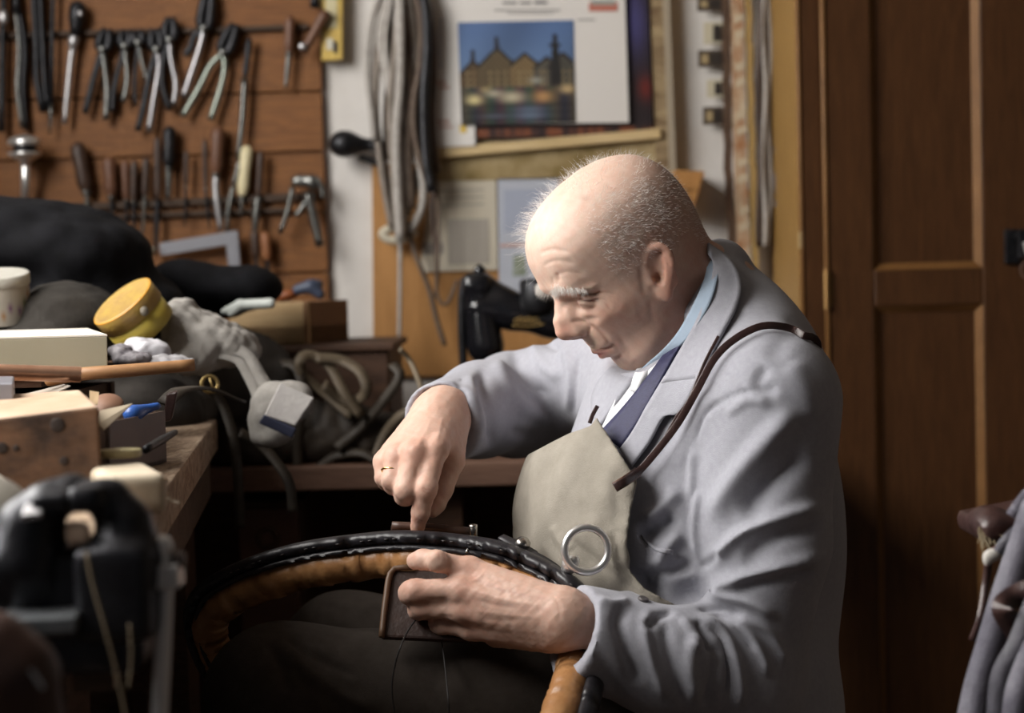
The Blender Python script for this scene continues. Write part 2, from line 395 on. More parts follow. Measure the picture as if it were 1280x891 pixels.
# ------------------------------------------------------------------ tool board of planks on the back wall
def wl(px, py, off=0.0): return P(px, py, WY - off)
tb = thing('tool_board', 'brown plank board on the white wall hung with two rows of hand tools', 'tool board', wl(205, 360))
mk('back_board', slab(wl(-60, 430, .006), wl(408, 414, .006), wl(397, -44, .006), wl(-60, -30, .006), .005), dark_wood, tb)
ys = [-46, 38, 114, 189, 264, 340, 416]
for i in range(len(ys)-1):
    ya, yb = ys[i], ys[i+1]; g = 1.2; t = .022 + rng.uniform(-.003, .003); sl = 14.5
    e0 = 398 + (ya/340)*12; e1 = 398 + (yb/340)*12
    q = [wl(-60, yb + sl - g, t), wl(e1, yb - g, t), wl(e0, ya + g, t), wl(-60, ya + sl + g, t)]
    mk('plank', slab(*q, .018), pine, tb, bevel=.0015)
def rail(name, pts, w, th, m, parent, off): return mk(name, ribbon([wl(x, y, off) for x, y in pts], w, th), m, parent)
rail('tool_rail', [(-40, 46), (100, 41), (240, 38), (385, 33)], .009, .008, mat('rail_leather', (.05, .028, .016), .8), tb, .032)
rail('tool_rail', [(-40, 262), (150, 256), (300, 249), (395, 244)], .013, .012, mat('rail_leather', (.05, .028, .016), .8), tb, .034)
rail('tool_rail', [(130, 271), (300, 264), (360, 262)], .008, .010, mat('rail_leather', (.05, .028, .016), .8), tb, .034)
# plywood panel with pinned papers beneath the calendar
pb = thing('plywood_panel', 'tan plywood panel on the wall behind the sewing machine', 'panel', wl(560, 440))
mk('board', slab(wl(467, 470, .014), wl(840, 470, .014), wl(835, 205, .014), wl(465, 205, .014), .012), plywood, pb)
mk('mossy_board', slab(wl(548, 226, .024), wl(832, 222, .024), wl(830, 172, .024), wl(546, 178, .024), .008), mat('mossy', (.20, .14, .05), .9, color2=(.44, .34, .19), scale=13, bump=.8, bscale=30), pb, label='stained yellowish board strip')
mk('ledge', box((wl(682, 180, .03) + wl(682, 180, .03))/2, (.455, .030, .020), ry=-math.radians(3.6)), mat('ledge_wood', (.50, .36, .17), .6, color2=(.62, .47, .26), scale=8, stretch=(1, 6, 6)), pb, bevel=.002, label='narrow wooden ledge')
mk('upright', slab(wl(821, 235, .035), wl(846, 235, .035), wl(836, -30, .035), wl(811, -30, .035), .03), mat('old_batten', (.13, .075, .035), .8, color2=(.36, .27, .15), scale=16, stretch=(1, 1, 3), bump=.6), pb, label='mottled brown upright batten')
mk('upright', slab(wl(838, 235, .045), wl(846, 235, .045), wl(836, -30, .045), wl(828, -30, .045), .03), mat('pale_batten', (.32, .27, .20), .7), pb, label='pale thin edge batten')
# ------------------------------------------------------------------ cupboard on the right
cy = 3.10
cup = thing('cupboard', 'tall brown wooden cupboard with two-panel door behind the man', 'cupboard', (1.0, 3.1, 0))
xl = P(999, 350, cy)[0]; xr = xl + 1.15
def vpx(px, Y=cy): return P(px, 350, Y)[0]
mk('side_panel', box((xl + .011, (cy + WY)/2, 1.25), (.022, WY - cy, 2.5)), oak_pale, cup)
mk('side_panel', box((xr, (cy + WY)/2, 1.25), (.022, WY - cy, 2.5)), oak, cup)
mk('top_panel', box(((xl+xr)/2, (cy + WY)/2, 2.49), (xr-xl, WY - cy, .025)), oak, cup)
xs1 = vpx(1031)
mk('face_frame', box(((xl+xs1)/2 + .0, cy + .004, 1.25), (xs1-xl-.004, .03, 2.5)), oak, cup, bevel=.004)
xa, xb, xc, xd = xs1 + .001, vpx(1090), vpx(1225), vpx(1330); yd = cy - .006
dr = mk('door', join(box(((xa+xb)/2, yd, 1.25), (xb-xa, .026, 2.42)), box(((xc+xd)/2, yd, 1.25), (xd-xc, .026, 2.42)), box(((xb+xc)/2, yd, P(1160, 359, yd)[2]), (xc-xb, .025, .066)), box(((xb+xc)/2, yd, 2.38), (xc-xb, .025, .16)), box(((xb+xc)/2, yd, .12), (xc-xb, .025, .16))), oak, cup, bevel=.003)
zr = P(1160, 359, yd)[2]
for za, zb in ((zr + .033, 2.30), (.20, zr - .033)):
    bead = mat('bead_highlight', (.15, .07, .022), .5, color2=(.20, .095, .03), scale=12, spec=.3)  # lighter than the door oak: varnish highlight put into the colour
    mk('door_panel', box(((xb+xc)/2, yd + .006, (za+zb)/2), (xc-xb, .008, zb-za)), oak, dr)
    m_ = .014
    for a, b in (((xb, za), (xb, zb)), ((xc, zb), (xc, za)), ((xb, zb), (xc, zb)), ((xc, za), (xb, za))):
        p = np.array([[a[0], yd - .012, a[1]], [b[0], yd - .012, b[1]]]); c = np.array([(xb+xc)/2, yd, (za+zb)/2])
        inn = np.array([[x[0] + m_*np.sign(c[0]-x[0]), yd + .004, x[2] + m_*np.sign(c[2]-x[2])] for x in p])
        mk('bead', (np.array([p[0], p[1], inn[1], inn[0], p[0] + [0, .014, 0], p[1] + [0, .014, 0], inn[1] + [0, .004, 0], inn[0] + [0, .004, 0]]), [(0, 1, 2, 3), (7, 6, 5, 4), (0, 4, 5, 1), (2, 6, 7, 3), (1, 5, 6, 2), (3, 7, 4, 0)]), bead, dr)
mk('edge_highlight', tube([[xs1 + .001, yd - .012, .05], [xs1 + .001, yd - .012, 2.45]], .0055, 10), MATS['bead_highlight'], dr, True)  # added rod, its pale colour the highlight along the rounded door edge
mk('edge_highlight', tube([[xl + .004, cy - .010, .05], [xl + .004, cy - .010, 2.45]], .0045, 10), MATS['bead_highlight'], cup, True)  # same painted highlight along the cupboard corner
hz_ = P(1031, 362, yd)
mk('hinge', join(tube([hz_ + [0, -.019, .036], hz_ + [0, -.019, -.036]], .0058, 10), box(hz_ + [.006, -.013, 0], (.012, .004, .06))), mat('hinge_brass', (.28, .16, .06), .4, .8), cup)
lk = P(1262, 308, yd - .014)
lock = mk('lock', join(box(lk + [.003, -.003, 0], (.026, .010, .062)), tube([lk + [.010, -.008, .018], lk + [.010, -.045, .018]], .006, 10), box(lk + [.016, -.048, .004], (.030, .012, .050))), black_iron, cup, bevel=.002, label='black iron rim lock')
mk('key_ring', torus(lk + [.022, -.05, -.043], (.3, 1, 0), .017, .0016, 24, 6), mat('ring_brown', (.12, .07, .05), .5), cup)
mk('key', join(tube([lk + [.010, -.058, .006], lk + [.014, -.062, -.016]], .0042, 8)), chrome, cup)
mk('keyhole_plate', box(P(1001, 300, cy - .012), (.008, .004, .03)), mat('plate_pale', (.45, .33, .17), .5), cup)
# ------------------------------------------------------------------ benches
BZ = .86
bench = thing('workbench', 'worn left workbench with scarred plank top and dark apron', 'workbench', (-.85, 1.5, 0))
A, B = Pz(270, 525, BZ), Pz(175, 655, BZ); dirv = unit(B - A); C0 = A - dirv*.02; D0 = A + dirv*((A[1]-1.27)/-dirv[1])
nrm = unit(np.array([-dirv[1], dirv[0], 0])); nrm = nrm if nrm[0] < 0 else -nrm
w = .150
for i in range(6):
    a = C0 + nrm*w*i; b = D0 + nrm*w*i; g = nrm*(w - .003)
    h = rng.uniform(-.0015, .0015)*(i > 0)
    mk('plank', hexa([x + [0, 0, -.045] for x in (a, b, b + g, a + g)], [x + [0, 0, h] for x in (a, b, b + g, a + g)]), bench_wood, bench, bevel=.003)
ap0 = C0 + nrm*.012; ap1 = D0 + nrm*.012
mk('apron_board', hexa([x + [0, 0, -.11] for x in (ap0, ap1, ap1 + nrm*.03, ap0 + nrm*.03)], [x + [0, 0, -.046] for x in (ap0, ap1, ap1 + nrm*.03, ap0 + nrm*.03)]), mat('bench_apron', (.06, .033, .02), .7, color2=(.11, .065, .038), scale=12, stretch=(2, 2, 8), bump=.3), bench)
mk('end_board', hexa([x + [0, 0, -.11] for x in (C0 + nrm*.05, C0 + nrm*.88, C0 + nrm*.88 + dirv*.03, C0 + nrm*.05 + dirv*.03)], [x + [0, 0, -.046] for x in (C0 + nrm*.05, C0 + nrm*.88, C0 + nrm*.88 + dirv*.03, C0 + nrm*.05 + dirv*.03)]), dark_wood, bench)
for q in (C0 + nrm*.08 + dirv*.06, D0 + nrm*.12 - dirv*.30, C0 + nrm*.84 + dirv*.06, D0 + nrm*.84 - dirv*.08):
    mk('leg', box((q[0], q[1], (BZ-.045)/2), (.08, .08, BZ-.045)), dark_wood, bench)
# lower ledge along the back wall
LZ = P(500, 580, 2.78)[2]
ld = thing('back_bench', 'low brown bench along the back wall with front edge behind the hands', 'bench', (.0, 3.1, 0))
lx0, lx1 = -1.38, .48
for i in range(3):
    ya = 2.78 + i*.213
    mk('plank', box(((lx0+lx1)/2, ya + .105, LZ - .02), (lx1-lx0, .21, .04)), mat('back_bench_wood', (.11, .055, .035), .65, color2=(.17, .09, .058), scale=8, stretch=(1.2, 6, 6), wood=True, bump=.4), ld, bevel=.003)
mk('bench_shade', box(((lx0+lx1)/2, 3.405, LZ/2 - .03), (lx1-lx0, .02, LZ - .08)), dark_wood, ld)  # dark board added to stand in for the shade under the bench
for x in (lx0 + .06, -.12, lx1 - .06):
    for y in (2.86, 3.36): mk('leg', box((x, y, (LZ-.04)/2), (.06, .06, LZ-.04)), dark_wood, ld)
dw = thing('drawer_box', 'dark brown drawer box under the back bench at left', 'drawer box', (P(335, 660, 2.82)[0], 2.95, 0))
c = P(335, 672, 2.82); zt = P(335, 628, 2.82)[2]
mk('carcass', box((c[0], 2.99, zt/2), (.115, .30, zt)), dark_wood, dw)
mk('front', box((c[0], 2.832, (zt + .30)/2), (.10, .016, zt - .32)), mat('drawer_front', (.075, .03, .02), .5, color2=(.11, .05, .03), scale=12), dw, bevel=.003)
mk('knob', torus((c[0], 2.822, c[2] + .0), (0, 1, 0), .016, .004, 20, 8), dark_wood, dw)
# ------------------------------------------------------------------ hand tools on the board
handle_dark = mat('tool_handle_dark', (.035, .018, .012), .5, color2=(.06, .03, .018), scale=40)
handle_wood = mat('tool_handle_wood', (.10, .042, .022), .5, color2=(.15, .065, .033), scale=40)
ivory = mat('ivory_handle', (.66, .58, .36), .5)
bright_grip = mat('bright_grip', (.24, .23, .24), .3, .9, color2=(.33, .32, .33), scale=60)
tool_steel = mat('tool_steel', (.10, .10, .095), .32, .85, color2=(.17, .17, .16), scale=60)
TG1, TG2 = 'tools in the upper row of the board', 'tools in the lower row of the board'
def wt(pts, off): return [wl(x, y, off) for x, y in pts]
def pliers(label, head, pivot, hA, hB, r=.0075, mA=None, mB=None, off=.050, group=TG1):
    t = thing('pliers', label, 'pliers', wl(*pivot, off), group)
    h0, pv = wl(*head, off), wl(*pivot, off)
    d = unit(h0 - pv); s = unit(np.cross(d, [0, 1, 0]))
    for k, nm in ((1, 'jaw'), (-1, 'jaw')):
        q = [pv - s*k*.004, pv + s*k*.008 + d*.006, h0*.55 + pv*.45 + s*k*.0085, h0 + s*k*.003]
        mk(nm, tube(q, [.0085, .0105, .0098, .006], 8, 10, flat=.9), black_iron, t, True)
    mk('rivet', lathe(pv + [0, -.006, 0], (0, -1, 0), [(0, .0075), (.003, .0075), (.005, .004)], 12), tool_steel, t, True)
    for pts, m in ((hA, mA), (hB, mB)):
        mk('handle', tube(wt([pivot] + pts, off - .003), [r*1.05, r*.9, r*.95, r, r*.9], 8, 14, flat=.8), m or black_iron, t, True)
    return t
def driver(label, cat, pts_h, pts_b, rh, rb, mh, mb, off=.048, group=TG2, ferrule=True, name='awl'):
    t = thing(name, label, cat, wl(*pts_h[0], off), group)
    a, b = wl(*pts_h[0], off), wl(*pts_h[-1], off); L = np.linalg.norm(b-a); ax = unit(b-a)
    mk('handle', lathe(a, ax, [(0, rh*.35), (.06*L, rh*.85), (.22*L, rh), (.5*L, rh*.86), (.8*L, rh*.95), (.95*L, rh*.7), (L, rh*.55)], 12), mh, t, True)
    if ferrule: mk('ferrule', lathe(b - ax*.004, ax, [(0, rh*.62), (.010, rh*.55)], 10), tool_steel, t, True)
    mk('blade', tube(wt([pts_h[-1]] + pts_b, off), [rb, rb*.95, rb*.6], 8, 10), mb, t, True)
    return t
t = thing('hanging_tool', 'dark tool with a pale round end at the left end of the upper row', 'tool', wl(3, 20, .05), TG1)
mk('shaft', tube(wt([(5, -40), (3, 60), (2, 165)], .05), .007, 8, 8), black_iron, t, True); mk('pale_end', sdf_mesh([ell(wl(4, 22, .055), (.010, .008, .016))], .003), steel, t, True)
t = thing('nippers', 'long slim nippers with one pale handle, leftmost whole tool of the upper row', 'nippers', wl(22, 15, .05), TG1)
mk('handle', tube(wt([(19, 12), (24, 60), (22, 110), (28, 160)], .05), [.004, .006, .0065, .005], 8, 14), tool_steel, t, True)
mk('handle', tube(wt([(24, 12), (31, 60), (29, 110), (33, 163)], .042), [.006, .008, .007, .005], 8, 14), black_iron, t, True)
mk('jaw', tube(wt([(21, 16), (20, -25)], .048), [.010, .006], 8, 4), black_iron, t, True)
t = thing('long_pliers', 'long black pliers hanging second from the left, top out of sight', 'pliers', wl(45, 0, .05), TG1)
mk('handle', tube(wt([(40, -40), (45, 50), (46, 100), (54, 140)], .05), .0075, 8, 14), black_iron, t, True); mk('handle', tube(wt([(49, -40), (53, 50), (56, 100), (59, 136)], .045), .007, 8, 14), black_iron, t, True)
mk('hook', tube(wt([(44, -40), (46, -60)], .046), .009, 8, 4), black_iron, t, True)
t = thing('iron_rod', 'thin straight black rod between the long pliers and the bright punch', 'rod', wl(64, 0, .05), TG1)
mk('shaft', tube(wt([(67, -40), (64, 130)], .05), .0048, 8, 4), black_iron, t, True); mk('tip', tube(wt([(64, 130), (62, 168)], .05), [.0042, .002], 8, 4), tool_steel, t, True)
t = thing('punch', 'bright steel punch with dark head and shining collar in the upper row', 'punch', wl(92, 20, .05), TG1)
mk('head', lathe(wl(98, 2, .05), unit(wl(94, 44, .05) - wl(98, 2, .05)), [(0, .008), (.008, .016), (.03, .017), (.052, .012), (.066, .009)], 14), black_iron, t, True)
mk('collar', lathe(wl(93, 45, .05), unit(wl(91, 58, .05) - wl(93, 45, .05)), [(0, .009), (.003, .0105), (.017, .0105), (.02, .009)], 14), steel, t, True)
mk('shaft', tube(wt([(91, 58), (88, 80), (84, 120), (81, 155)], .05), [.0075, .0065, .0062, .005], 8, 10), steel, t, True)
mk('stud', sdf_mesh([ell(wl(100, 17, .068), (.005, .004, .007))], .002), steel, t, True)
pliers('dark pliers with splayed handles, the right one shining, beside the bright punch', (134, 36), (128, 62), [(118, 95), (106, 142)], [(131, 85), (134, 115), (132, 150)], .0075, None, tool_steel)
pliers('small dark pincers with a bent shining handle, between two pliers', (158, 38), (156, 58), [(150, 80), (143, 110), (140, 140)], [(157, 72), (159, 100), (154, 128)], .0062, None, tool_steel)
pliers('thin bent grey pliers with a wire-like handle left of the tall pincers', (172, 38), (173, 54), [(178, 80), (184, 100), (182, 118)], [(170, 80), (168, 110), (170, 132)], .0045, tool_steel, None)
pliers('wide headed pincers with one long straight bright handle reaching lowest', (194, 36), (196, 62), [(199, 80), (193, 120), (186, 165)], [(188, 90), (180, 130), (172, 164)], .0070, bright_grip, None)
pliers('narrow pliers with a shiny curved tip and close bowed handles', (213, 22), (212, 50), [(214, 75), (220, 105), (217, 132)], [(204, 75), (203, 105), (212, 138)], .0066, bright_grip, None)
pliers('large black pliers hung highest with one bright pink-grey handle', (262, -14), (255, 36), [(251, 55), (240, 90), (229, 122)], [(243, 45), (238, 60), (231, 70)], .0078, bright_grip, None)
pliers('big dark pincers with two pale greenish curved handles', (294, 30), (279, 66), [(281, 84), (276, 110), (263, 150)], [(263, 82), (250, 108), (228, 146)], .0074, mat('green_grip', (.20, .22, .19), .35, .8), MATS['green_grip'])
driver('long narrow rasp with a grooved grey blade right of the pincers', 'rasp', [(312, 47), (306, 98)], [(303, 150), (297, 200)], .0070, .0072, black_iron, tool_steel, group=TG1, ferrule=False, name='rasp')
driver('small chisel with a dark red wooden handle near the right end of the upper row', 'chisel', [(363, 20), (361, 66)], [(359, 90), (357, 110)], .0115, .0055, handle_wood, tool_steel, group=TG1, name='chisel')
t = thing('mallet', 'tilted wooden tool handle with a round metal end beside the yellow level', 'tool', wl(395, 40, .06), TG1)
mk('handle', tube(wt([(408, 14), (392, 42), (379, 66)], .062), [.012, .010, .008], 10, 8), handle_wood, t, True); mk('ferrule', sdf_mesh([ell(wl(378, 58, .075), (.008, .005, .008))], .002), steel, t, True)
mk('peg', tube(wt([(393, -8), (393, 10)], .055), .009, 8, 3), black_iron, t, True)
# lower row
t = thing('chrome_hammer', 'shiny chrome tack hammer with a domed double head standing at the left', 'hammer', wl(30, 250, .05))
c = wl(31, 187, .085)
mk('head', lathe(c + [0, 0, .008], (0, 0, 1), [(0, .031), (.004, .033), (.012, .030), (.018, .018), (.021, .004)], 20), chrome, t, True)
mk('head', lathe(c + [0, 0, -.006], (0, 0, -1), [(0, .033), (.005, .032), (.012, .022), (.018, .011), (.026, .008)], 20), chrome, t, True, label='lower half of the domed head')
mk('neck', lathe(c + [0, 0, -.006], (0, 0, 1), [(0, .022), (.014, .022)], 16), black_iron, t, True)
mk('shaft', tube([c + [0, 0, -.03], wl(32, 262, .048)], .0088, 12), chrome, t, True)
driver('thick dark tapered handle hung at the left of the lower row', 'awl', [(96, 178), (108, 240)], [(110, 262), (112, 285)], .0165, .005, handle_dark, tool_steel)
driver('rounded brown awl handle with a pale flat face in the lower row', 'awl', [(136, 196), (139, 246)], [(140, 262), (141, 280)], .0150, .004, handle_wood, black_iron)
driver('short reddish awl handle right of the rounded brown one', 'awl', [(156, 200), (158, 250)], [(158, 268), (159, 305)], .0090, .003, handle_wood, black_iron)
driver('dark slim awl with the longer blade below the rail', 'awl', [(168, 200), (167, 252)], [(167, 280), (166, 318)], .0085, .003, handle_dark, black_iron)
driver('tall dark awl left of the black handled chisel', 'awl', [(183, 196), (181, 246)], [(179, 280), (176, 300)], .0085, .003, handle_dark, tool_steel)
driver('long black bar-like tool hanging below the tall pincers', 'tool', [(197, 170), (197, 250)], [(196, 280), (195, 320)], .0085, .0055, handle_dark, black_iron, name='file', ferrule=False)
driver('black handled chisel with a wide square handle in the lower row', 'chisel', [(212, 158), (211, 210)], [(211, 225), (210, 248)], .0140, .0065, black_iron, tool_steel, name='chisel')
driver('thin needle file nearest the black handled chisel', 'file', [(233, 188), (232, 232)], [(232, 255), (231, 282)], .0055, .0028, handle_dark, black_iron, name='file')
driver('thin file hung close left of the ferruled wooden chisel', 'file', [(256, 174), (257, 235)], [(259, 260), (262, 286)], .0060, .003, handle_dark, black_iron, name='file')
driver('wooden chisel with red-brown handle and shining silver ferrule', 'chisel', [(273, 158), (270, 218)], [(270, 242), (276, 288)], .0150, .0075, handle_wood, steel, name='chisel')
driver('plain steel blade hanging left of the ivory handle', 'blade', [(300, 200), (292, 232)], [(286, 260), (283, 290)], .0055, .0060, tool_steel, tool_steel, name='scraper', ferrule=False)
driver('knife with a pale ivory coloured handle in the lower row', 'knife', [(309, 182), (303, 245)], [(302, 258), (301, 270)], .0130, .004, ivory, tool_steel, name='knife', ferrule=False)
driver('dark straight tool with a grey blade right of the ivory knife', 'chisel', [(326, 188), (323, 246)], [(320, 270), (318, 294)], .0075, .0085, handle_dark, tool_steel, name='chisel')
driver('short brown handle standing below the lower rail, left of a pair', 'handle', [(318, 288), (320, 322)], [(321, 332), (321, 345)], .010, .004, handle_dark, black_iron, name='awl', ferrule=False)
driver('short orange-brown handle standing below the lower rail, right of a pair', 'handle', [(331, 290), (334, 325)], [(335, 332), (335, 345)], .011, .004, mat('orange_wood', (.25, .10, .04), .5), black_iron, name='awl', ferrule=False)
t = thing('calipers', 'grey steel calipers with spread legs at the right end of the lower row', 'calipers', wl(380, 225, .06), TG2)
mk('joint', sdf_mesh([ell(wl(376, 226, .06), (.020, .008, .013)), ell(wl(391, 228, .062), (.013, .008, .016))], .004), tool_steel, t, True)
for q, r in (([(366, 232), (360, 262), (350, 292)], .005), ([(384, 240), (392, 272), (400, 308)], .0085), ([(384, 250), (376, 262), (370, 270)], .006), ([(396, 222), (402, 235), (404, 248)], .005)):
    mk('leg', tube(wt(q, .062), r, 8, 8), tool_steel, t, True)
t = thing('try_square', 'pale grey metal square lying against the bottom of the tool board', 'square', wl(250, 330, .06), TG2)
mk('rule', slab(wl(200, 320, .06), wl(291, 305, .06), wl(289, 289, .06), (wl(199, 304, .06)), .006), mat('pale_metal', (.20, .20, .22), .5, .4), t, bevel=.001)
mk('stock', slab(wl(286, 342, .062), wl(301, 342, .062), wl(297, 288, .062), wl(281, 290, .062), .012), MATS['pale_metal'], t, bevel=.001)
t = thing('horn_tip', 'cream coloured horn tip standing beside the metal square', 'horn', wl(180, 335, .09))
mk('tip', tube(wt([(178, 336), (183, 318), (189, 308)], .09), [.012, .014, .009], 10, 8), mat('cream_horn', (.52, .49, .38), .5), t, True)
# ------------------------------------------------------------------ on the white wall
t = thing('spirit_level', 'yellow framed spirit level hung at the right edge of the tool board', 'spirit level', wl(415, 75, .02))
q = [wl(402, 76, .045), wl(428, 74, .045), wl(428, -40, .045), wl(402, -40, .045)]
mk('frame', slab(*q, .025), mat('yellow_paint', (.45, .30, .055), .5, color2=(.52, .36, .07), scale=20), t, bevel=.002)
mk('vial', slab(wl(408, 62, .048), wl(416, 62, .048), wl(416, 48, .048), wl(408, 48, .048), .006), mat('pale_vial', (.55, .52, .42), .3), t)
mk('inset', slab(wl(407, 35, .047), wl(421, 35, .047), wl(421, -40, .047), wl(407, -40, .047), .004), mat('pale_vial2', (.50, .44, .26), .4), t); mk('slot', slab(wl(417, 66, .048), wl(421, 66, .048), wl(421, 52, .048), wl(417, 52, .048), .006), black_iron, t)
t = thing('wall_switch', 'round black knob on a short stem on the white wall', 'knob', wl(440, 195, .0))
mk('bulb', sdf_mesh([ell(wl(430, 180, .06), (.030, .03, .0265), k=.01), cap(wl(436, 180, .055), wl(462, 181, .05), .017, .012, k=.015)], .004), black_iron, t, True)
mk('stem', tube([wl(458, 181, .05), wl(476, 183, .05), wl(480, 184, .0)], .011, 10, 10), black_iron, t, True); mk('bracket', tube(wt([(450, 196), (482, 208)], .03), .006, 8, 4), black_iron, t, True)
t = thing('cord_bundle', 'thick bundle of grey and brown cords hanging down between knob and calendar', 'cord bundle', wl(500, 300, .05))
cpale = mat('cord_pale', (.34, .31, .28), .8, color2=(.46, .43, .40), scale=50, bump=.3); cbrown = mat('cord_brown', (.085, .055, .04), .7, color2=(.14, .10, .07), scale=50); cmid = mat('cord_mid', (.19, .16, .13), .8, color2=(.26, .22, .19), scale=50)
mk('nail', tube([wl(498, -46, 0), wl(498, -46, .10)], .007, 8), black_iron, t)
cords = [([(492, -46), (470, 40), (465, 110), (475, 190), (488, 250), (492, 290)], .0085, cpale), ([(496, -46), (478, 30), (478, 70), (492, 130), (502, 190), (504, 260), (503, 295)], .0095, cpale),
         ([(499, -46), (500, 30), (500, 100), (495, 170), (497, 240), (500, 300)], .010, cpale), ([(503, -46), (512, 30), (508, 110), (515, 170), (528, 220), (527, 260), (512, 290)], .0085, cpale),
         ([(505, -46), (524, 10), (526, 70), (517, 130), (520, 180), (534, 225)], .0065, cbrown), ([(497, -46), (486, 20), (487, 90), (484, 150), (486, 200)], .009, cbrown), ([(500, -46), (508, 50), (512, 120), (510, 180), (514, 260)], .009, cbrown),
         ([(508, -46), (530, 0), (534, 60), (530, 120), (532, 190), (540, 240)], .010, black_iron), ([(510, -46), (536, 20), (540, 90), (538, 150), (545, 215)], .010, handle_dark), ([(494, -46), (466, 20), (459, 80), (463, 130), (468, 175)], .006, cpale),
         ([(496, -46), (505, 60), (522, 130), (524, 180), (520, 230), (508, 270)], .007, cmid), ([(493, -46), (474, 60), (470, 140), (478, 220), (490, 285)], .007, cmid), ([(502, -46), (494, 60), (488, 140), (492, 220), (497, 290)], .007, cmid),
         ([(507, -46), (520, 60), (516, 150), (506, 230), (500, 285)], .006, cmid), ([(500, -46), (482, 50), (496, 150), (499, 250), (500, 330), (499, 432)], .0042, cpale), ([(490, 284), (478, 292), (488, 300), (506, 298), (520, 288)], .009, mat('cord_cream', (.50, .45, .35), .8)),
         ([(506, 270), (520, 320), (536, 360), (546, 400), (556, 432)], .0052, cbrown), ([(545, 215), (548, 290), (546, 365), (558, 380), (572, 350)], .0036, cbrown), ([(545, 215), (540, 260), (546, 330), (545, 372)], .0040, handle_dark)]
for i, (q, r, m) in enumerate(cords):
    off = .058 + .010*((i*7) % 5); mk('cord', tube([wl(x, y, off if j else .06) for j, (x, y) in enumerate(q)], r, 8, 26), m, t, True)
# calendar with a night view of gabled houses
cal = thing('wall_calendar', 'white wall calendar with a night picture of gabled canal houses', 'calendar', wl(660, 185, .03))
paper = mat('paper_white', (.66, .63, .60), .7, spec=.25)
mk('sheet', slab(wl(548, 184, .050), wl(594, 182, .050), wl(590, -40, .050), wl(538, -40, .050), .002), paper, cal, label='left margin sheet with small prints')
mk('sheet', slab(wl(570, 156, .055), wl(786, 153, .055), wl(780, -40, .055), wl(566, -40, .055), .002), paper, cal, label='top sheet with picture window')
def picture(u, v):
    """Night view: dusk sky, four gabled houses, lit quay, dark water (u to the right, v downwards, 0..1)."""
    c = np.stack([.075 + .05*v, .13 + .07*v, .27 + .05*v], -1); c = c*(.9 + .15*np.sin(u*9 + v*4))[..., None]
    def put(m, col):
        c[m] = col if np.ndim(col) == 1 else col[m]
    tex = (np.sin(u*160)*np.sin(v*120) > .1)
    for x, w_, top, apex, col, sp in ((.12, .13, .50, .36, (.075, .045, .02), 1), (.33, .17, .42, .24, (.085, .06, .03), 1), (.57, .13, .42, .30, (.15, .10, .045), 0), (.76, .12, .45, .34, (.075, .065, .05), 0), (.90, .14, .45, .30, (.055, .05, .04), 0)):
        hgt = top - (top-apex)*np.clip(1 - np.abs(u-x)/w_, 0, 1); m = (v > hgt) & (np.abs(u-x) < w_) & (v < .72)
        put(m, np.where(tex[..., None], np.array(col)*1.25, np.array(col)*.8)); 
        e = m & (v < hgt + .035); put(e, np.array([.012, .01, .01]))
        if sp: put((np.abs(u-x) < .018 + .05*np.clip(v-apex+.04, 0, 1)) & (v > apex-.09) & (v < apex+.05), np.array([.015, .012, .012]))
        for wy in (.50, .56, .62):
            for dx in (-.05, 0, .05): put(m & (np.abs(u-x-dx*w_/.13) < .012) & (np.abs(v-wy) < .018), np.array([.21, .16, .08]))
    put((np.abs(u-.835) < .022 + .08*np.clip(v-.2, 0, .3)) & (v > .13) & (v < .78), np.array([.012, .01, .01])); put((np.abs(u-.835) < .05) & (np.abs(v-.24) < .018), np.array([.012, .01, .01]))
    b = v > .64; put(b, np.stack([.035 + .02*np.sin(u*40), .032 + .015*np.sin(u*33), .030 + 0*u], -1))
    for x, y, rx, ry, col in ((.12, .76, .06, .045, (.62, .52, .26)), (.29, .70, .07, .03, (.40, .36, .27)), (.45, .74, .10, .05, (.46, .40, .28)), (.72, .74, .075, .055, (.42, .23, .09)), (.93, .67, .06, .035, (.5, .36, .18)), (.22, .66, .05, .02, (.33, .25, .12)), (.66, .58, .05, .025, (.3, .3, .26)), (.60, .90, .14, .07, (.13, .17, .25)), (.3, .92, .12, .03, (.075, .08, .11))):
        g = np.exp(-((u-x)/rx)**2 - ((v-y)/ry)**2)[..., None]; c[:] = c*(1-g) + np.array(col)*g
    w = v > .80; c[w] = c[w]*(.75 + .25*np.sin(v[w]*90)[:, None]); return c
def print_sheet(name, quad, nx, ny, fn, parent, label=None):
    u, v = np.meshgrid(np.linspace(0, 1, nx), np.linspace(0, 1, ny)); tl, tr, br, bl = [np.asarray(q) for q in quad]
    V = (tl*(1-u[..., None]) + tr*u[..., None])*(1-v[..., None]) + (bl*(1-u[..., None]) + br*u[..., None])*v[..., None]
    i, j = np.meshgrid(np.arange(ny-1), np.arange(nx-1), indexing='ij'); a = (i*nx+j).ravel(); F = np.stack([a, a+nx, a+nx+1, a+1], 1)
    o = mk(name, (V.reshape(-1, 3), F), vcol_mat('print', .55, spec=.35), parent, label=label); setcol(o, np.clip(fn(u, v), 0, 1).reshape(-1, 3)); return o
print_sheet('picture', (wl(572, 28, .0565), wl(717, 25, .0565), wl(720, 153, .0565), wl(577, 156, .0565)), 150, 132, picture, cal, 'night picture of gabled houses under a blue sky')
ink = mat('grey_ink', (.16, .15, .15), .7); redi = mat('red_ink', (.42, .14, .10), .7); pinki = mat('pink_ink', (.5, .32, .28), .7)
def mark(name, x0, y0, x1, y1, m, off=.0566): return mk(name, slab(wl(x0, y1, off), wl(x1, y1, off), wl(x1, y0, off), wl(x0, y0, off), .0006), m, cal)
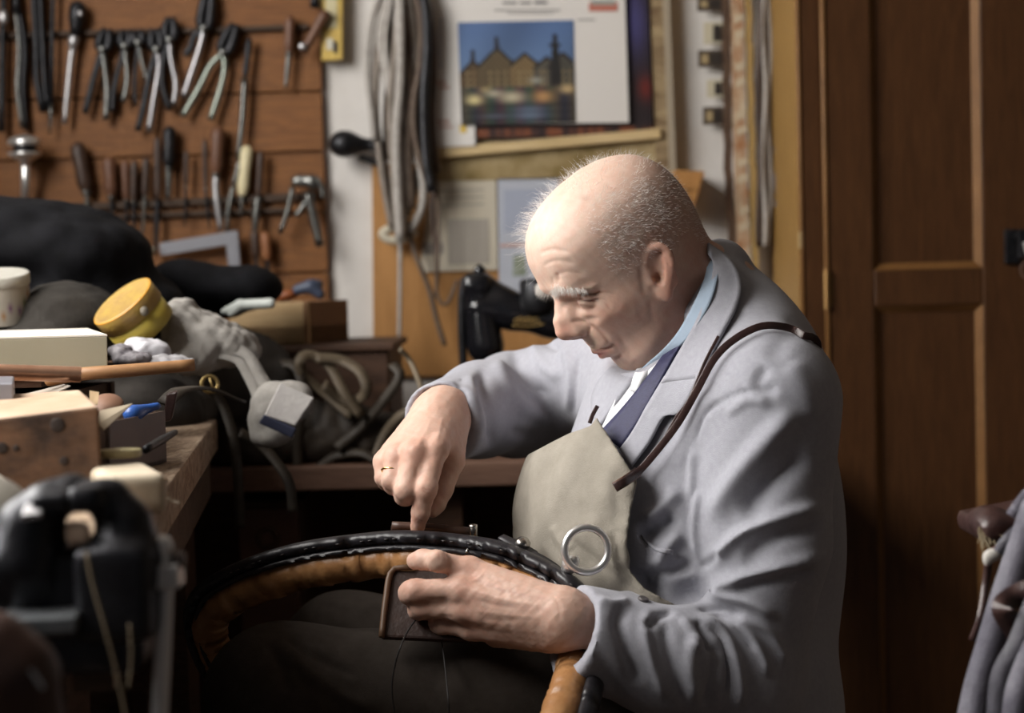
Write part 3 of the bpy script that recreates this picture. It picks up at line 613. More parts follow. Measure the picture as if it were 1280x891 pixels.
for x0, y0, x1, y1 in ((628, 2, 646, 5), (650, 2, 664, 5), (668, 1, 684, 5), (618, 12, 700, 13.5), (634, 16, 692, 17), (722, 24, 744, 25.5)): mark('print_line', x0, y0, x1, y1, ink)
mark('emblem', 736, 3, 772, 14, redi); mark('emblem_bar', 739, 0, 769, 6, mat('grey_green', (.28, .30, .27), .7), .0574)
for x0, y0, x1, y1 in ((545, 101, 558, 105), (548, 107, 562, 111), (546, 150, 562, 154), (548, 157, 566, 160)): mark('print_line', x0, y0, x1, y1, pinki, .0508)
mark('yellow_dot', 575, 156, 583, 166, mat('yellow_ink', (.6, .42, .08), .7), .0508)
for k in range(9): mark('print_line', 549, 24 + k*7, 552, 29 + k*7, mat('blue_ink', (.32, .33, .38), .7), .0508)
# dark poster behind the calendar
ps = thing('poster', 'dark blue and red poster half hidden behind the white calendar', 'poster', wl(720, 166, .04))
def pposter(u, v):
    c = np.zeros((*u.shape, 3)) + np.array([.016, .010, .012]); g = np.exp(-((u-.91)/.07)**2 - ((v-.32)/.18)**2)[..., None]; c = c*(1-g) + np.array([.055, .05, .16])*g
    g = np.exp(-((u-.97)/.04)**2 - ((v-.72)/.07)**2)[..., None]; c = c*(1-g) + np.array([.12, .016, .012])*g
    g = (v > .955)[..., None]*(.5 + .5*np.sin(u*31 + 1.3*np.sin(u*77)))[..., None]; return c*(1-g) + np.array([.18, .055, .022])*g
print_sheet('sheet', (wl(592, -40, .042), wl(808, -40, .042), wl(816, 168, .042), wl(592, 172, .042)), 70, 90, pposter, ps)
mk('backing', slab(wl(592, 172, .0415), wl(810, 168, .0415), wl(800, -40, .0415), wl(592, -40, .0415), .004), handle_dark, ps)
# papers pinned on the plywood
t = thing('paper_sheet', 'cream sheet of paper with a grey block pinned on the plywood', 'paper', wl(575, 340, .02))
mk('sheet', slab(wl(524, 340, .022), wl(622, 337, .022), wl(620, 224, .022), wl(540, 226, .022), .0015), mat('cream_paper', (.50, .45, .36), .8), t)
mk('print_block', slab(wl(560, 331, .0232), wl(612, 329, .0232), wl(611, 273, .0232), wl(560, 274, .0232), .0008), mat('grey_print', (.33, .30, .26), .8), t)
mk('print_block', slab(wl(528, 318, .0232), wl(554, 317, .0232), wl(554, 303, .0232), wl(530, 304, .0232), .0008), mat('grey_print2', (.22, .20, .18), .8), t)
for k in range(3): mk('print_line', slab(wl(545, 240 + 9*k, .0232), wl(605, 238 + 9*k, .0232), wl(605, 236 + 9*k, .0232), wl(545, 238 + 9*k, .0232), .0006), MATS['grey_print'], t)
t = thing('leaflet', 'pale blue leaflet with a small plant picture right of the cream sheet', 'leaflet', wl(655, 370, .02))
mk('sheet', slab(wl(624, 372, .024), wl(700, 370, .024), wl(698, 222, .024), wl(622, 223, .024), .0015), mat('blue_paper', (.42, .44, .50), .8), t)
mk('print_block', slab(wl(630, 290, .0252), wl(690, 288, .0252), wl(690, 236, .0252), wl(630, 237, .0252), .0008), mat('blue_print', (.34, .37, .46), .8), t)
mk('red_line', slab(wl(625, 309, .0252), wl(660, 308, .0252), wl(660, 304, .0252), wl(625, 305, .0252), .0008), pinki, t)
mk('plant_picture', slab(wl(641, 345, .0252), wl(658, 344, .0252), wl(656, 318, .0252), wl(642, 319, .0252), .0008), mat('green_print', (.10, .13, .055), .8, color2=(.35, .38, .33), scale=60), t)
t = thing('wooden_wedge', 'tan wooden wedge shelf bracket on the wall right of the bald head', 'bracket', wl(860, 265, .0))
mk('board', prism([wl(846, 266, .12), wl(866, 266, .12), wl(881, 214, .12), wl(843, 212, .12)], .11, (0, -1, 0)), plywood, t, bevel=.002)
mk('cleat', slab(wl(846, 236, .125), wl(874, 236, .125), wl(876, 229, .125), wl(846, 228, .125), .004), plywood, t)
# strips hanging left of the cupboard
t = thing('card_strip', 'column of five small dark and cream picture cards on the white wall', 'cards', wl(890, 155, .01))
for y0, y1, x0, m in ((-4, 14, 872, 'a'), (28, 55, 880, 'b'), (63, 84, 873, 'a'), (100, 122, 884, 'b'), (134, 156, 879, 'a')):
    c = mk('card', slab(wl(x0, y1, .030), wl(905, y1-1, .030), wl(904, y0-1, .030), wl(x0, y0, .030), .006), mat('card_dark', (.06, .04, .025), .6) if m == 'a' else mat('card_cream', (.50, .45, .33), .7), t)
    mk('inset', slab(wl((x0+905)/2-1, y1-4, .0325), wl(902, y1-4, .0325), wl(901, y0+3, .0325), wl((x0+905)/2-1, y0+3, .0325), .002), mat('card_inset', (.025, .018, .014), .5), c)
    if m == 'a': mk('spot', slab(wl(x0+4, y1-5, .0325), wl(x0+13, y1-5, .0325), wl(x0+12, y0+5, .0325), wl(x0+4, y0+5, .0325), .002), mat('card_spot', (.33, .25, .13), .6), c)
def wall_strip(name, label, cat, pts, w, th, m, off):
    p = spline(np.array([wl(x, y, off) for x, y in pts]), 26); p[:, 0] += .0015*np.sin(np.arange(26)*1.9); o = mk(name, ribbon(p, w, th), m); return tag(o, label, cat, 'strips hanging beside the cupboard')
wall_strip('leather_strip', 'ragged dark brown leather strip hanging next to the small cards', 'leather strip', [(907, -40), (909, 120), (911, 230), (916, 300), (914, 345)], .016, .006, mat('strip_brown', (.055, .03, .018), .8, color2=(.10, .055, .03), scale=40, bump=.5), .05)
t = thing('braided_band', 'orange and cream braided band hanging beside the dark brown strip', 'band', wl(925, 340, .05), 'strips hanging beside the cupboard')
mk('band', ribbon(wt([(921, -40), (923, 120), (926, 240), (931, 350)], .052), .024, .006), mat('band_orange', (.30, .13, .05), .8, color2=(.55, .45, .32), scale=38, stretch=(1, 1, .7), bump=.5), t)
for k in range(17): mk('stitch', slab(wl(917 + k*.55, 10 + k*20, .056), wl(929 + k*.6, 5 + k*20, .056), wl(928 + k*.6, -4 + k*20, .056), wl(917 + k*.55, 0 + k*20, .056), .004), mat('band_cream', (.50, .42, .30), .8) if k % 3 else MATS['band_orange'], t)
wall_strip('yellow_batten', 'thin yellow wooden batten between the braided band and the grey strings', 'batten', [(934, -40), (938, 120), (944, 340)], .012, .014, mat('batten_yellow', (.30, .19, .06), .6, color2=(.38, .25, .09), scale=10), .05)
t = thing('grey_strings', 'twisted dark grey and pale strings hanging by the cupboard side', 'strings', wl(955, 330, .05), 'strips hanging beside the cupboard')
for k, (x, m) in enumerate(((947, cmid), (951, cbrown), (955, cpale), (959, cbrown), (962, cmid), (949, handle_dark))):
    mk('string', tube([wl(x + 2.2*math.sin(i*1.1 + k), -40 + i*29, .05 + .004*(k % 3)) for i in range(13)], .0048, 8, 40), m, t, True)
wall_strip('blue_strip', 'flat blue-grey strip ending halfway down beside the ochre cupboard side', 'strip', [(970, -40), (972, 100), (972, 258)], .011, .003, mat('blue_grey', (.22, .23, .29), .6), .062)
# ------------------------------------------------------------------ the sewing machine on the back bench
sm = thing('sewing_machine', 'old black sewing machine with gold lettering on the back bench', 'sewing machine', (P(640, 440, 3.08)[0], 3.08, LZ+.002))
SY = 3.05; jap = mat('black_japan', (.007, .007, .009), .18, spec=.6)
def sp(x, y, o=0.0): return P(x, y, SY + o)
hx0 = sp(597, 400)
mk('face_head', sdf_mesh([cap(sp(597, 362), sp(607, 432), .026, .034, k=.02), rbox(sp(596, 352), (.022, .024, .012), None, .006, .02)], .005), jap, sm, True)
arm = chain([sp(600, 385), sp(640, 392, .0), sp(690, 398), sp(760, 405), sp(800, 430)], [.030, .028, .033, .042, .05], k=.03) + chain([sp(603, 352), sp(628, 372), sp(660, 386)], [.018, .020, .02], k=.02) + [cap(sp(800, 420), sp(803, 490), .050, .050, k=.03)]
mk('arm', sdf_mesh(arm, .006), jap, sm, True)
bz = LZ + .002
mk('bed', box((sp(690, 500)[0], SY, bz + .035), (.42, .17, .07)), jap, sm, bevel=.012)
mk('needle_bar', tube([sp(604, 430), [sp(606, 480)[0], SY, bz + .075]], .006, 10), steel, sm, True)
mk('presser_bar', tube([sp(588, 345), sp(580, 350), sp(577, 400), [sp(580, 440)[0], SY, bz + .075]], .0075, 10, 16), black_iron, sm, True)
mk('thread_guide', tube([sp(598, 345), sp(598, 335), sp(604, 341)], .008, 10, 8), jap, sm, True)
mk('spool_cup', lathe(sp(672, 392, -.02), (0, 0, 1), [(0, .026), (.01, .030), (.055, .031), (.062, .027), (.0625, .001)], 20), black_iron, sm, True)
mk('hand_wheel', join(lathe(sp(832, 425), (1, 0, 0), [(0, .06), (.01, .075), (.03, .075), (.04, .06)], 28)), jap, sm, True)
gold_m = mat('gold_decal', (.30, .19, .06), .4, .3)
def decal():
    parts = []
    for k in range(7):
        x = 646 + k*5; y = 401 - (k % 2)*2; parts.append(torus(sp(x, y, -.0305 - .0012*(k > 2)), (0, 1, 0), .0042, .0011, 12, 5))
    parts.append(tube([sp(640, 407, -.029), sp(662, 408, -.031), sp(684, 404, -.033)], .0012, 6, 10)); return join(*parts)
mk('gold_scroll', decal(), gold_m, sm, True, label='worn gold scroll lettering')
# ------------------------------------------------------------------ things heaped on the benches
def cloth_lump(name, blobs, m, label, cat, vox=.007, amp=.004, freq=60, k=.04, seed=0, group=None, flat_z=None, parent=None, cut=()):
    r_ = np.random.default_rng(seed); dirs = r_.normal(0, 1, (6, 3)); dirs /= np.linalg.norm(dirs, axis=1)[:, None]; ph = r_.uniform(0, 6.28, 6); fr = freq*r_.uniform(.5, 1.6, 6)
    pr = [ell(c, r, None, k=k) for c, r in blobs]
    if flat_z is not None: pr.append(rbox((0, 1, flat_z - .5), (5, 5, .5), None, .001, .004, 's'))
    pr += list(cut)
    v, f = sdf_mesh(pr, vox); n = vnormals(v, f)
    w = sum(np.abs(np.sin(v @ (d*q) + p + 1.1*np.sin(v @ (e*q*.6) + p)))-.6 for d, e, q, p in zip(dirs, dirs[::-1], fr, ph))/2.2
    if flat_z is not None: w = w*np.clip((v[:, 2] - flat_z)/.02, 0, 1)
    v = smooth(v + n*(amp*w)[:, None], f, 1, .4); o = mk(name, (v, f), m, parent, True)
    return tag(o, label, cat, group) if parent is None else o
def blob(px, py, Y, rx, ry, rz): return (P(px, py, Y), (rx, ry, rz))
grey_cloth = mat('grey_cloth', (.25, .235, .215), .9, color2=(.36, .34, .315), scale=30, bump=.5, bscale=200, spec=.2)
dkgrey_cloth = mat('dark_grey_cloth', (.024, .021, .018), .9, color2=(.045, .04, .035), scale=25, bump=.5, bscale=200, spec=.2)
def cutbox(x0, x1, y0, y1, z0, z1): return rbox(((x0+x1)/2, (y0+y1)/2, (z0+z1)/2), ((x1-x0)/2, (y1-y0)/2, (z1-z0)/2), None, .001, .004, 's')
# what the heap lies on
ch = thing('dark_chest', 'low dark chest on the back bench under the wooden box', 'chest', (-.62, 3.08, LZ))
zt = P(385, 431, 2.93)[2]
mk('carcass', box((-.66, 3.08, (LZ + .001 + zt - .012)/2), (.90, .36, zt - LZ - .013)), dark_wood, ch, bevel=.004); mk('lid', box((-.66, 3.08, zt - .006), (.92, .38, .012)), dark_wood, ch, bevel=.003)
cr = thing('dark_crate', 'low dark tray on the workbench under the white box', 'tray', (-.85, 2.0, BZ))
zb = P(135, 470, 1.86)[2]
mk('side', box((-.83, 1.90, BZ + .036), (.60, .02, .066)), dark_wood, cr); mk('side', box((-.83, 2.26, BZ + .036), (.60, .02, .066)), dark_wood, cr); mk('lid', box((-.83, 2.08, zb - .006), (.62, .40, .011)), dark_wood, cr); mk('end', box((-.545, 2.08, BZ + .036), (.02, .34, .066)), dark_wood, cr); mk('end', box((-1.115, 2.08, BZ + .036), (.02, .34, .066)), dark_wood, cr)
# white cardboard box
wb = thing('white_box', 'long white cardboard box, front colour darkened as shade, on the workbench', 'box', (-.7, 1.95, zb))
f0, f1 = P(-60, 471, 1.87), P(135, 468, 1.87); t0, t1 = P(-60, 425, 1.87), P(134, 418, 1.87); b1 = P(109, 399, 2.22); b0 = P(-60, 404, 2.22)
zl = min(f0[2], f1[2]); f0[2] = f1[2] = zb + .001; t0[2] = t1[2] = b0[2] = b1[2] = (t1[2])
mk('body', hexa([f0, f1, [b1[0], b1[1], zb + .001], [b0[0], b0[1], zb + .001]], [t0 - [0, 0, .002], t1 - [0, 0, .002], b1 - [0, 0, .002], b0 - [0, 0, .002]]), mat('card_shaded', (.27, .245, .17), .85, color2=(.31, .28, .20), scale=6), wb, bevel=.001)  # white card; body colour darkened for the shade on the front
mk('lid', hexa([t0 - [0, 0, .0018], t1 - [0, 0, .0018], b1 - [0, 0, .0018], b0 - [0, 0, .0018]], [t0, t1, b1, b0]), mat('card_lit_top', (.74, .69, .60), .8), wb)  # thin sheet carrying the lit white of the box top
# tubes in front of the box
tu = thing('copper_tube', 'bright copper coloured tube with open end lying before the white box', 'tube', P(50, 478, 1.80))
a, b = P(-40, 464, 1.76), P(100, 468, 1.80); ax = unit(b-a)
mk('pipe', join(tube([a, b], .0085, 20, cap=False), tube([a, b], .0072, 20, cap=False)), mat('copper_tone', (.50, .27, .17), .3, .7, color2=(.62, .36, .24), scale=30), tu, True)
mk('rim', torus(b, ax, .0078, .0009, 20, 6), MATS['copper_tone'], tu, True); mk('core', lathe(b - ax*.012, ax, [(0, .007), (.001, .007)], 16), black_iron, tu)
o = mk('wooden_rod', tube([P(60, 474, 1.87), P(105, 467, 1.855), P(160, 463, 1.86), P(243, 456, 1.88)], [.0075, .0072, .007, .0065], 14, 12), mat('rod_wood', (.30, .15, .06), .5, color2=(.42, .22, .10), scale=12), None, True)
tag(o, 'brown wooden rod sticking out to the right behind the copper tube', 'rod')
# grey metal block at the left edge
o = mk('metal_block', hexa([P(-30, 512, 1.66), P(17, 507, 1.66), P(19, 500, 1.74), P(-30, 503, 1.74)], [P(-30, 478, 1.66), P(17, 478, 1.66), P(18, 470, 1.74), P(-30, 470, 1.74)]), mat('grey_block_metal', (.32, .32, .36), .4, .6), None, bevel=.002)
tag(o, 'small grey metal block between the copper tube and the wooden block', 'block')
# big wooden block
zbt = P(122, 507, 1.50)[2]
o = mk('block', hexa([[P(-70, 600, 1.50)[0], 1.50, BZ + .001], [P(129, 600, 1.50)[0], 1.50, BZ + .001], [P(108, 600, 1.72)[0], 1.72, BZ + .001], [P(-70, 600, 1.72)[0], 1.72, BZ + .001]],
     [P(-70, 531, 1.50), P(123, 507, 1.50), P(101, 487, 1.70), P(-70, 498, 1.70)]), mat('block_wood', (.035, .018, .010), .85, color2=(.16, .082, .042), scale=16, stretch=(1, 1, 1.6), bump=.6, bscale=60), None, bevel=.003)
o.name = 'wooden_block'; tag(o, 'large stained wooden block with pale top on the workbench', 'block')
me = o.data; me.materials.append(mat('block_top', (.46, .31, .20), .7, color2=(.58, .43, .31), scale=18, bump=.5)); me.polygons[1].material_index = 1  # top face takes a paler colour than the rest of the block
for c in ((72, 531, .0065), (80, 576, .004), (20, 560, .003), (3, 560, .005)):
    p = P(c[0], c[1], 1.4995); mk('ink_stain', lathe(p, (0, -1, 0), [(0, c[2]), (.00025, c[2]*.8), (.0003, .0004)], 14), mat('stain', (.028, .018, .014), .8), o, True)
# scraps of card and small things right of the block
def flat_piece(name, pts, th, m, label, cat, group=None):
    q = np.array(pts); n = np.cross(q[1]-q[0], q[2]-q[0]); n = n if n @ (CAM-q[0]) > 0 else -n; q = q if np.cross(q[1]-q[0], q[2]-q[0]) @ n > 0 else q[::-1]
    o = mk(name, prism(q, th, n), m); return tag(o, label, cat, group)
paper_cream = mat('paper_cream', (.62, .52, .38), .8)
flat_piece('card_scrap', [P(112, 488, 1.72), P(124, 490, 1.72), P(122, 505, 1.70), P(112, 505, 1.70)], .001, mat('card_tan', (.42, .29, .16), .8), 'small tan card corner sticking up behind the wooden block', 'card')
flat_piece('card_scrap', [P(125, 513, 1.66), P(166, 504, 1.72), P(130, 537, 1.62), P(122, 530, 1.62)], .0015, paper_cream, 'pointed cream card scrap beside the wooden block', 'card')
flat_piece('paper_strip', [P(60, 495, 1.78), P(88, 482, 1.78), P(80, 480, 1.80), P(28, 493, 1.80)], .001, mat('paper_grey', (.45, .40, .34), .8), 'thin pale paper strip lying along the top of the wooden block', 'paper')
o = mk('brown_disc', lathe(P(134, 508, 1.74), (0.1, -.6, 1), [(0, .016), (.003, .017), (.006, .015)], 20), mat('disc_brown', (.20, .10, .06), .6), None, True); tag(o, 'small brown leather disc behind the pointed card scrap', 'disc')
dt = thing('brown_tin', 'dark brown open box with blue contents on the workbench', 'box', P(170, 556, 1.80))
a0 = P(136, 557, 1.72); a1 = P(205, 530, 1.86); zq = BZ + .001
u_ = unit([a1[0]-a0[0], a1[1]-a0[1], 0]); v_ = np.array([-u_[1], u_[0], 0]); Lb = np.linalg.norm((a1-a0)[:2]); zt2 = P(136, 528, 1.72)[2]
def wallp(p, q): return hexa([[*p[:2], zq], [*q[:2], zq], [*(q + v_*.004)[:2], zq], [*(p + v_*.004)[:2], zq]], [[*p[:2], zt2], [*q[:2], zt2], [*(q + v_*.004)[:2], zt2], [*(p + v_*.004)[:2], zt2]])
db = mat('tin_brown', (.05, .027, .017), .45, color2=(.075, .042, .026), scale=20)
mk('front', wallp(a0, a1), db, dt); mk('back', wallp(a0 + v_*.07, a1 + v_*.07), db, dt)
for e in (a0, a1): mk('end', hexa([[*(e)[:2], zq], [*(e + u_*.004)[:2], zq], [*(e + u_*.004 + v_*.074)[:2], zq], [*(e + v_*.074)[:2], zq]], [[*(e)[:2], zt2], [*(e + u_*.004)[:2], zt2], [*(e + u_*.004 + v_*.074)[:2], zt2], [*(e + v_*.074)[:2], zt2]]), db, dt)
mk('base', hexa([[*a0[:2], zq], [*a1[:2], zq], [*(a1 + v_*.07)[:2], zq], [*(a0 + v_*.07)[:2], zq]], [[*a0[:2], zq + .004], [*a1[:2], zq + .004], [*(a1 + v_*.07)[:2], zq + .004], [*(a0 + v_*.07)[:2], zq + .004]]), db, dt)
blue = mat('blue_plastic', (.03, .10, .36), .35)
o = mk('blue_clip', sdf_mesh(chain([P(166, 517, 1.80), P(180, 512, 1.81), P(197, 507, 1.82)], [.007, .0055, .004], k=.004) + [ell(P(166, 517, 1.80), (.009, .009, .007))], .0025), blue, None, True); tag(o, 'small bright blue plastic piece lying in the brown box', 'plastic piece')
o = mk('black_pen', tube([P(182, 562, 1.66), P(200, 551, 1.71), P(219, 540, 1.76)], [.004, .0045, .003], 10, 8), black_iron, None, True); tag(o, 'black pen lying on the bench beside the brown box', 'pen')
o = mk('leather_tab', hexa([P(203, 528, 1.93), P(214, 526, 1.93), P(216, 522, 1.95), P(205, 524, 1.95)], [P(208, 492, 1.93), P(222, 489, 1.93), P(223, 487, 1.95), P(210, 490, 1.95)]), leather_dk, None, bevel=.002); tag(o, 'dark leather piece standing upright at the end of the brown box', 'leather piece')
# pale block of wood, yellow lid, little wooden spools
o = mk('pale_block', sdf_mesh([rbox(P(158, 597, 1.475) + [0, 0, 0], (.026, .055, .017), np.array([[.93, .36, 0], [-.36, .93, 0], [0, 0, 1.0]]), .008, .005)], .003), mat('pale_wood', (.55, .45, .32), .7, color2=(.68, .59, .46), scale=20, bump=.5, bscale=80), None, True)
zo = BZ + .0015 - (o.location[2]); o.location[2] += zo; tag(o, 'pale rounded block of wood right of the large stained block', 'block')
o = mk('jar_cover', lathe(P(150, 563, 1.545), (0, .02, 1), [(-.006, .018), (-.005, .019), (0, .0195), (.0012, .018), (.0013, .001)], 28), mat('yellow_lid', (.60, .52, .25), .5, color2=(.68, .60, .36), scale=20), None, True); tag(o, 'round pale yellow lid lying on the pale wooden block', 'lid')
for x, y, Y, lb in ((199, 589, 1.555, 'small turned wooden spool with a shiny rim, nearer of the two'), (193, 576, 1.60, 'small dull wooden spool behind the shiny one')):
    p = P(x, y, Y); o = mk('wooden_spool', lathe([p[0], p[1], BZ + .001], (0, 0, 1), [(0, .0075), (.003, .008), (.004, .0065), (.012, .0065), (.013, .008), (.0165, .0075), (.017, .002)], 18), mat('spool_wood', (.40, .26, .15), .4, color2=(.5, .34, .2), scale=30), None, True); tag(o, lb, 'spool', 'small wooden spools on the bench')
for x, y, Y, s, lb in ((196, 608, 1.47, .9, 'curled pale wood shaving in front of the spools, nearer the bench edge'), (190, 602, 1.50, .7, 'curled pale wood shaving in front of the spools, beside the pale block')):
    p = P(x, y, Y); p[2] = BZ + .004; o = mk('wood_shaving', ribbon(np.array([p + [.012*s*math.cos(a)*1.6, .012*s*math.sin(a), .002*math.sin(a*2)] for a in np.linspace(0, 4.6, 20)]), .004, .0006, None, (0, 0, 1)), mat('shaving', (.55, .47, .36), .7), None, True); tag(o, lb, 'wood shaving', 'wood shavings on the bench')
# tin with pale flowered pattern
ft = thing('flowered_tin', 'round white tin with small flower pattern on the left of the bench', 'tin', P(5, 402, 2.38))
c = P(4, 401, 2.38); R_ = .039; hgt = P(4, 343, 2.38)[2] - c[2]; tz = unit([.02, -.20, .97]); tx = unit([1, 0, -.02]); ty = np.cross(tz, tx)
def pflower(u, v):
    c_ = np.zeros((*u.shape, 3)) + np.array([.42, .38, .32])
    for k in range(26):
        a, b = (k*.137 + .02) % 1, .22 + .6*((k*.61) % 1); g = np.exp(-((u-a)/.012)**2 - ((v-b)/.09)**2)[..., None]; col = np.array([[.17, .06, .16], [.35, .17, .05], [.12, .15, .06]][k % 3]); c_ = c_*(1-g) + col*g
    return c_
u, v = np.meshgrid(np.linspace(0, 1, 120), np.linspace(0, 1, 14)); V = (c + R_*np.cos(2*math.pi*u)[..., None]*tx + R_*np.sin(2*math.pi*u)[..., None]*ty + (hgt*(1-v))[..., None]*tz).reshape(-1, 3)
i, j = np.meshgrid(np.arange(13), np.arange(119), indexing='ij'); a = (i*120+j).ravel(); o = mk('body', (V, np.stack([a, a+120, a+121, a+1], 1)), vcol_mat('print', .55, spec=.35), ft, True); setcol(o, pflower(u, v).reshape(-1, 3))
tw = mat('tin_white', (.50, .48, .44), .4); mk('base', lathe(c, tz, [(0, R_*.98), (.002, R_*.99)], 40), tw, ft, True)
mk('lid', lathe(c + tz*hgt, tz, [(-.012, R_ + .001), (-.011, R_ + .0018), (.002, R_ + .0018), (.004, R_), (.003, R_ - .006), (.0035, .001)], 40), mat('tin_lid', (.52, .50, .45), .35, color2=(.44, .42, .36), scale=30), ft, True)
# yellow tin lying tilted
yt = thing('yellow_tin', 'battered round yellow tin leaning on the heap behind the white box', 'tin', P(165, 420, 2.35))
c = P(166, 392, 2.34); ax = unit([-.50, -.42, .76]); yel = mat('yellow_tin', (.34, .25, .035), .5, color2=(.42, .32, .05), scale=14, bump=.2)
mk('body', lathe(c - ax*.030, ax, [(0, .043), (.002, .0455), (.032, .0455)], 36), yel, yt, True); mk('lid', lathe(c, ax, [(0, .0475), (.022, .0475), (.025, .045), (.0235, .041), (.0245, .001)], 36), mat('yellow_tin_lid', (.40, .26, .05), .5, color2=(.30, .18, .06), scale=40, bump=.3), yt, True)
mk('rim', torus(c + ax*.0225, ax, .0462, .0016, 36, 6), mat('orange_rim', (.60, .28, .03), .4), yt, True); mk('worn_patch', sdf_mesh([ell(c + ax*.010 + unit(np.cross(ax, [0, 0, 1.0]))*-.044 + np.array([.002, -.006, -.004]), (.006, .006, .007))], .002), mat('worn', (.14, .12, .09), .6), yt, True)
# cloth heap
cloth_lump('black_cloth', [blob(30, 316, 2.62, .19, .16, .064), blob(118, 326, 2.60, .066, .12, .045), blob(-40, 310, 2.62, .15, .16, .075), blob(70, 385, 2.62, .20, .14, .07), blob(70, 288, 2.66, .085, .12, .032), blob(20, 286, 2.66, .085, .12, .030)], black_cloth, 'big black cloth piled at the left below the tools', 'cloth', amp=.005, freq=34, seed=1)
cloth_lump('dark_blanket', [blob(80, 385, 2.45, .055, .10, .036), blob(115, 400, 2.44, .050, .08, .03), blob(60, 420, 2.46, .10, .14, .03)], dkgrey_cloth, 'dark grey cloth between the flowered tin and the yellow tin', 'cloth', amp=.004, freq=60, seed=2)
cloth_lump('black_pouch', [blob(225, 352, 2.84, .055, .07, .036), blob(280, 360, 2.84, .075, .07, .035), blob(320, 360, 2.84, .045, .06, .026), blob(250, 378, 2.86, .06, .06, .025)], black_cloth, 'black soft pouch lying in front of the tool board', 'pouch', amp=.003, freq=40, seed=3)
cloth_lump('dark_heap', [(np.array([-.72, 2.62, .87]), (.26, .24, .095)), (np.array([-.58, 2.86, .90]), (.22, .16, .10)), (np.array([-.95, 2.62, .90]), (.25, .22, .10)), (np.array([-.55, 2.45, .86]), (.11, .14, .075))], mat('heap_cloth', (.020, .016, .013), .9, color2=(.035, .028, .023), scale=20, bump=.5), 'heap of dark cloth and leather under the grey rag', 'heap', vox=.009, amp=.008, freq=40, seed=4, flat_z=LZ + .002, cut=[cutbox(-1.16, -.16, 2.865, 3.4, .5, zt + .012), cutbox(-1.6, -.37, 1.0, 2.335, .4, BZ + .012)])
rg = cloth_lump('grey_rag', [blob(228, 402, 2.42, .026, .05, .034), blob(250, 425, 2.41, .045, .05, .040), blob(282, 428, 2.42, .040, .05, .024), blob(232, 448, 2.40, .040, .05, .022), blob(300, 440, 2.42, .030, .04, .018)], grey_cloth, 'crumpled grey rag heaped right of the yellow tin', 'rag', vox=.0045, amp=.0055, freq=110, seed=5, k=.02)
for q, lb in (([(285, 432), (310, 445), (325, 470), (338, 492), (345, 505)], 'grey cloth strap running from the rag down to the cuff'), ([(278, 440), (300, 452), (316, 478), (326, 500)], 'second grey strap below the first, in shadow')):
    o = mk('cloth_strap', ribbon(spline([P(x, y, 2.38 - .02*i/len(q)) for i, (x, y) in enumerate(q)], 20), [.020, .014, .017, .018, .02], .005, None, (.2, -1, .4)), grey_cloth, None, True); tag(o, lb, 'strap', 'grey cloth straps')
cf = thing('grey_cuff', 'grey padded cuff with a navy stripe hanging over the bench end', 'cuff', P(350, 550, 2.34))
cloth_lump('body', [blob(350, 505, 2.37, .032, .022, .032), blob(372, 500, 2.37, .022, .02, .024), blob(332, 520, 2.37, .024, .024, .034), blob(342, 546, 2.37, .028, .026, .014)], grey_cloth, '', '', vox=.004, amp=.003, freq=90, seed=6, k=.02, parent=cf)
mk('navy_stripe', slab(P(323, 529, 2.318), P(365, 548, 2.318), P(370, 536, 2.316), P(330, 518, 2.316), .006), mat('navy', (.018, .022, .05), .8), cf, bevel=.002)
mk('flap', slab(P(330, 519, 2.316), P(369, 532, 2.316), P(393, 497, 2.330), P(350, 478, 2.330), .006), mat('cuff_pale', (.36, .34, .33), .9, color2=(.44, .42, .40), scale=40, bump=.5), cf, bevel=.002)
# pale crumpled papers by the rag
for blobs, m, lb, sd in (([blob(185, 436, 2.27, .018, .03, .012), blob(170, 432, 2.27, .014, .02, .010), blob(200, 440, 2.27, .015, .02, .012)], mat('paper_blueish', (.52, .51, .54), .8), 'crumpled white paper between yellow tin and grey rag', 7), ([blob(165, 449, 2.20, .026, .03, .010), blob(150, 440, 2.22, .016, .02, .011)], mat('scrap_mixed', (.06, .05, .06), .7, color2=(.42, .40, .42), scale=55), 'dark and white crumpled scraps right of the white box', 8), ([blob(200, 452, 2.22, .030, .03, .008), blob(225, 455, 2.22, .02, .03, .008)], mat('paper_grey2', (.30, .29, .30), .8), 'flat grey paper scraps behind the wooden rod', 9)):
    cloth_lump('paper_scrap', blobs, m, lb, 'paper', vox=.003, amp=.004, freq=180, seed=sd, k=.008)
# open wooden box with odds and ends
bx = thing('wooden_box', 'open wooden box, pale front coloured as lit, full of odds and ends', 'box', (P(380, 430, 3.0)[0], 3.0, zt))
K = P(384, 377, 2.945); Lc = P(286, 372, 3.02); Rc = P(434, 367, 3.14); zk = K[2]; zl = zt + .001
e1 = np.array([Lc[0]-K[0], Lc[1]-K[1], 0]); e2 = np.array([Rc[0]-K[0], Rc[1]-K[1], 0]); K0 = np.array([K[0], K[1], 0])
def bw(p, q, th):
    d = unit(q-p); n = np.array([-d[1], d[0], 0])*th
    cen = K0 + (e1+e2)/2; n = n if n @ (cen-p) > 0 else -n
    return hexa([[*p[:2], zl], [*q[:2], zl], [*(q+n)[:2], zl], [*(p+n)[:2], zl]], [[*p[:2], zk], [*q[:2], zk], [*(q+n)[:2], zk], [*(p+n)[:2], zk]])
bxm = mat('box_lit', (.48, .32, .16), .65, color2=(.58, .41, .22), scale=9, stretch=(1, 1, 5), wood=True); bxd = mat('box_shaded', (.18, .085, .035), .65, color2=(.25, .125, .055), scale=9, stretch=(1, 1, 5))  # front colour lightened as lit, the other walls darkened as shaded
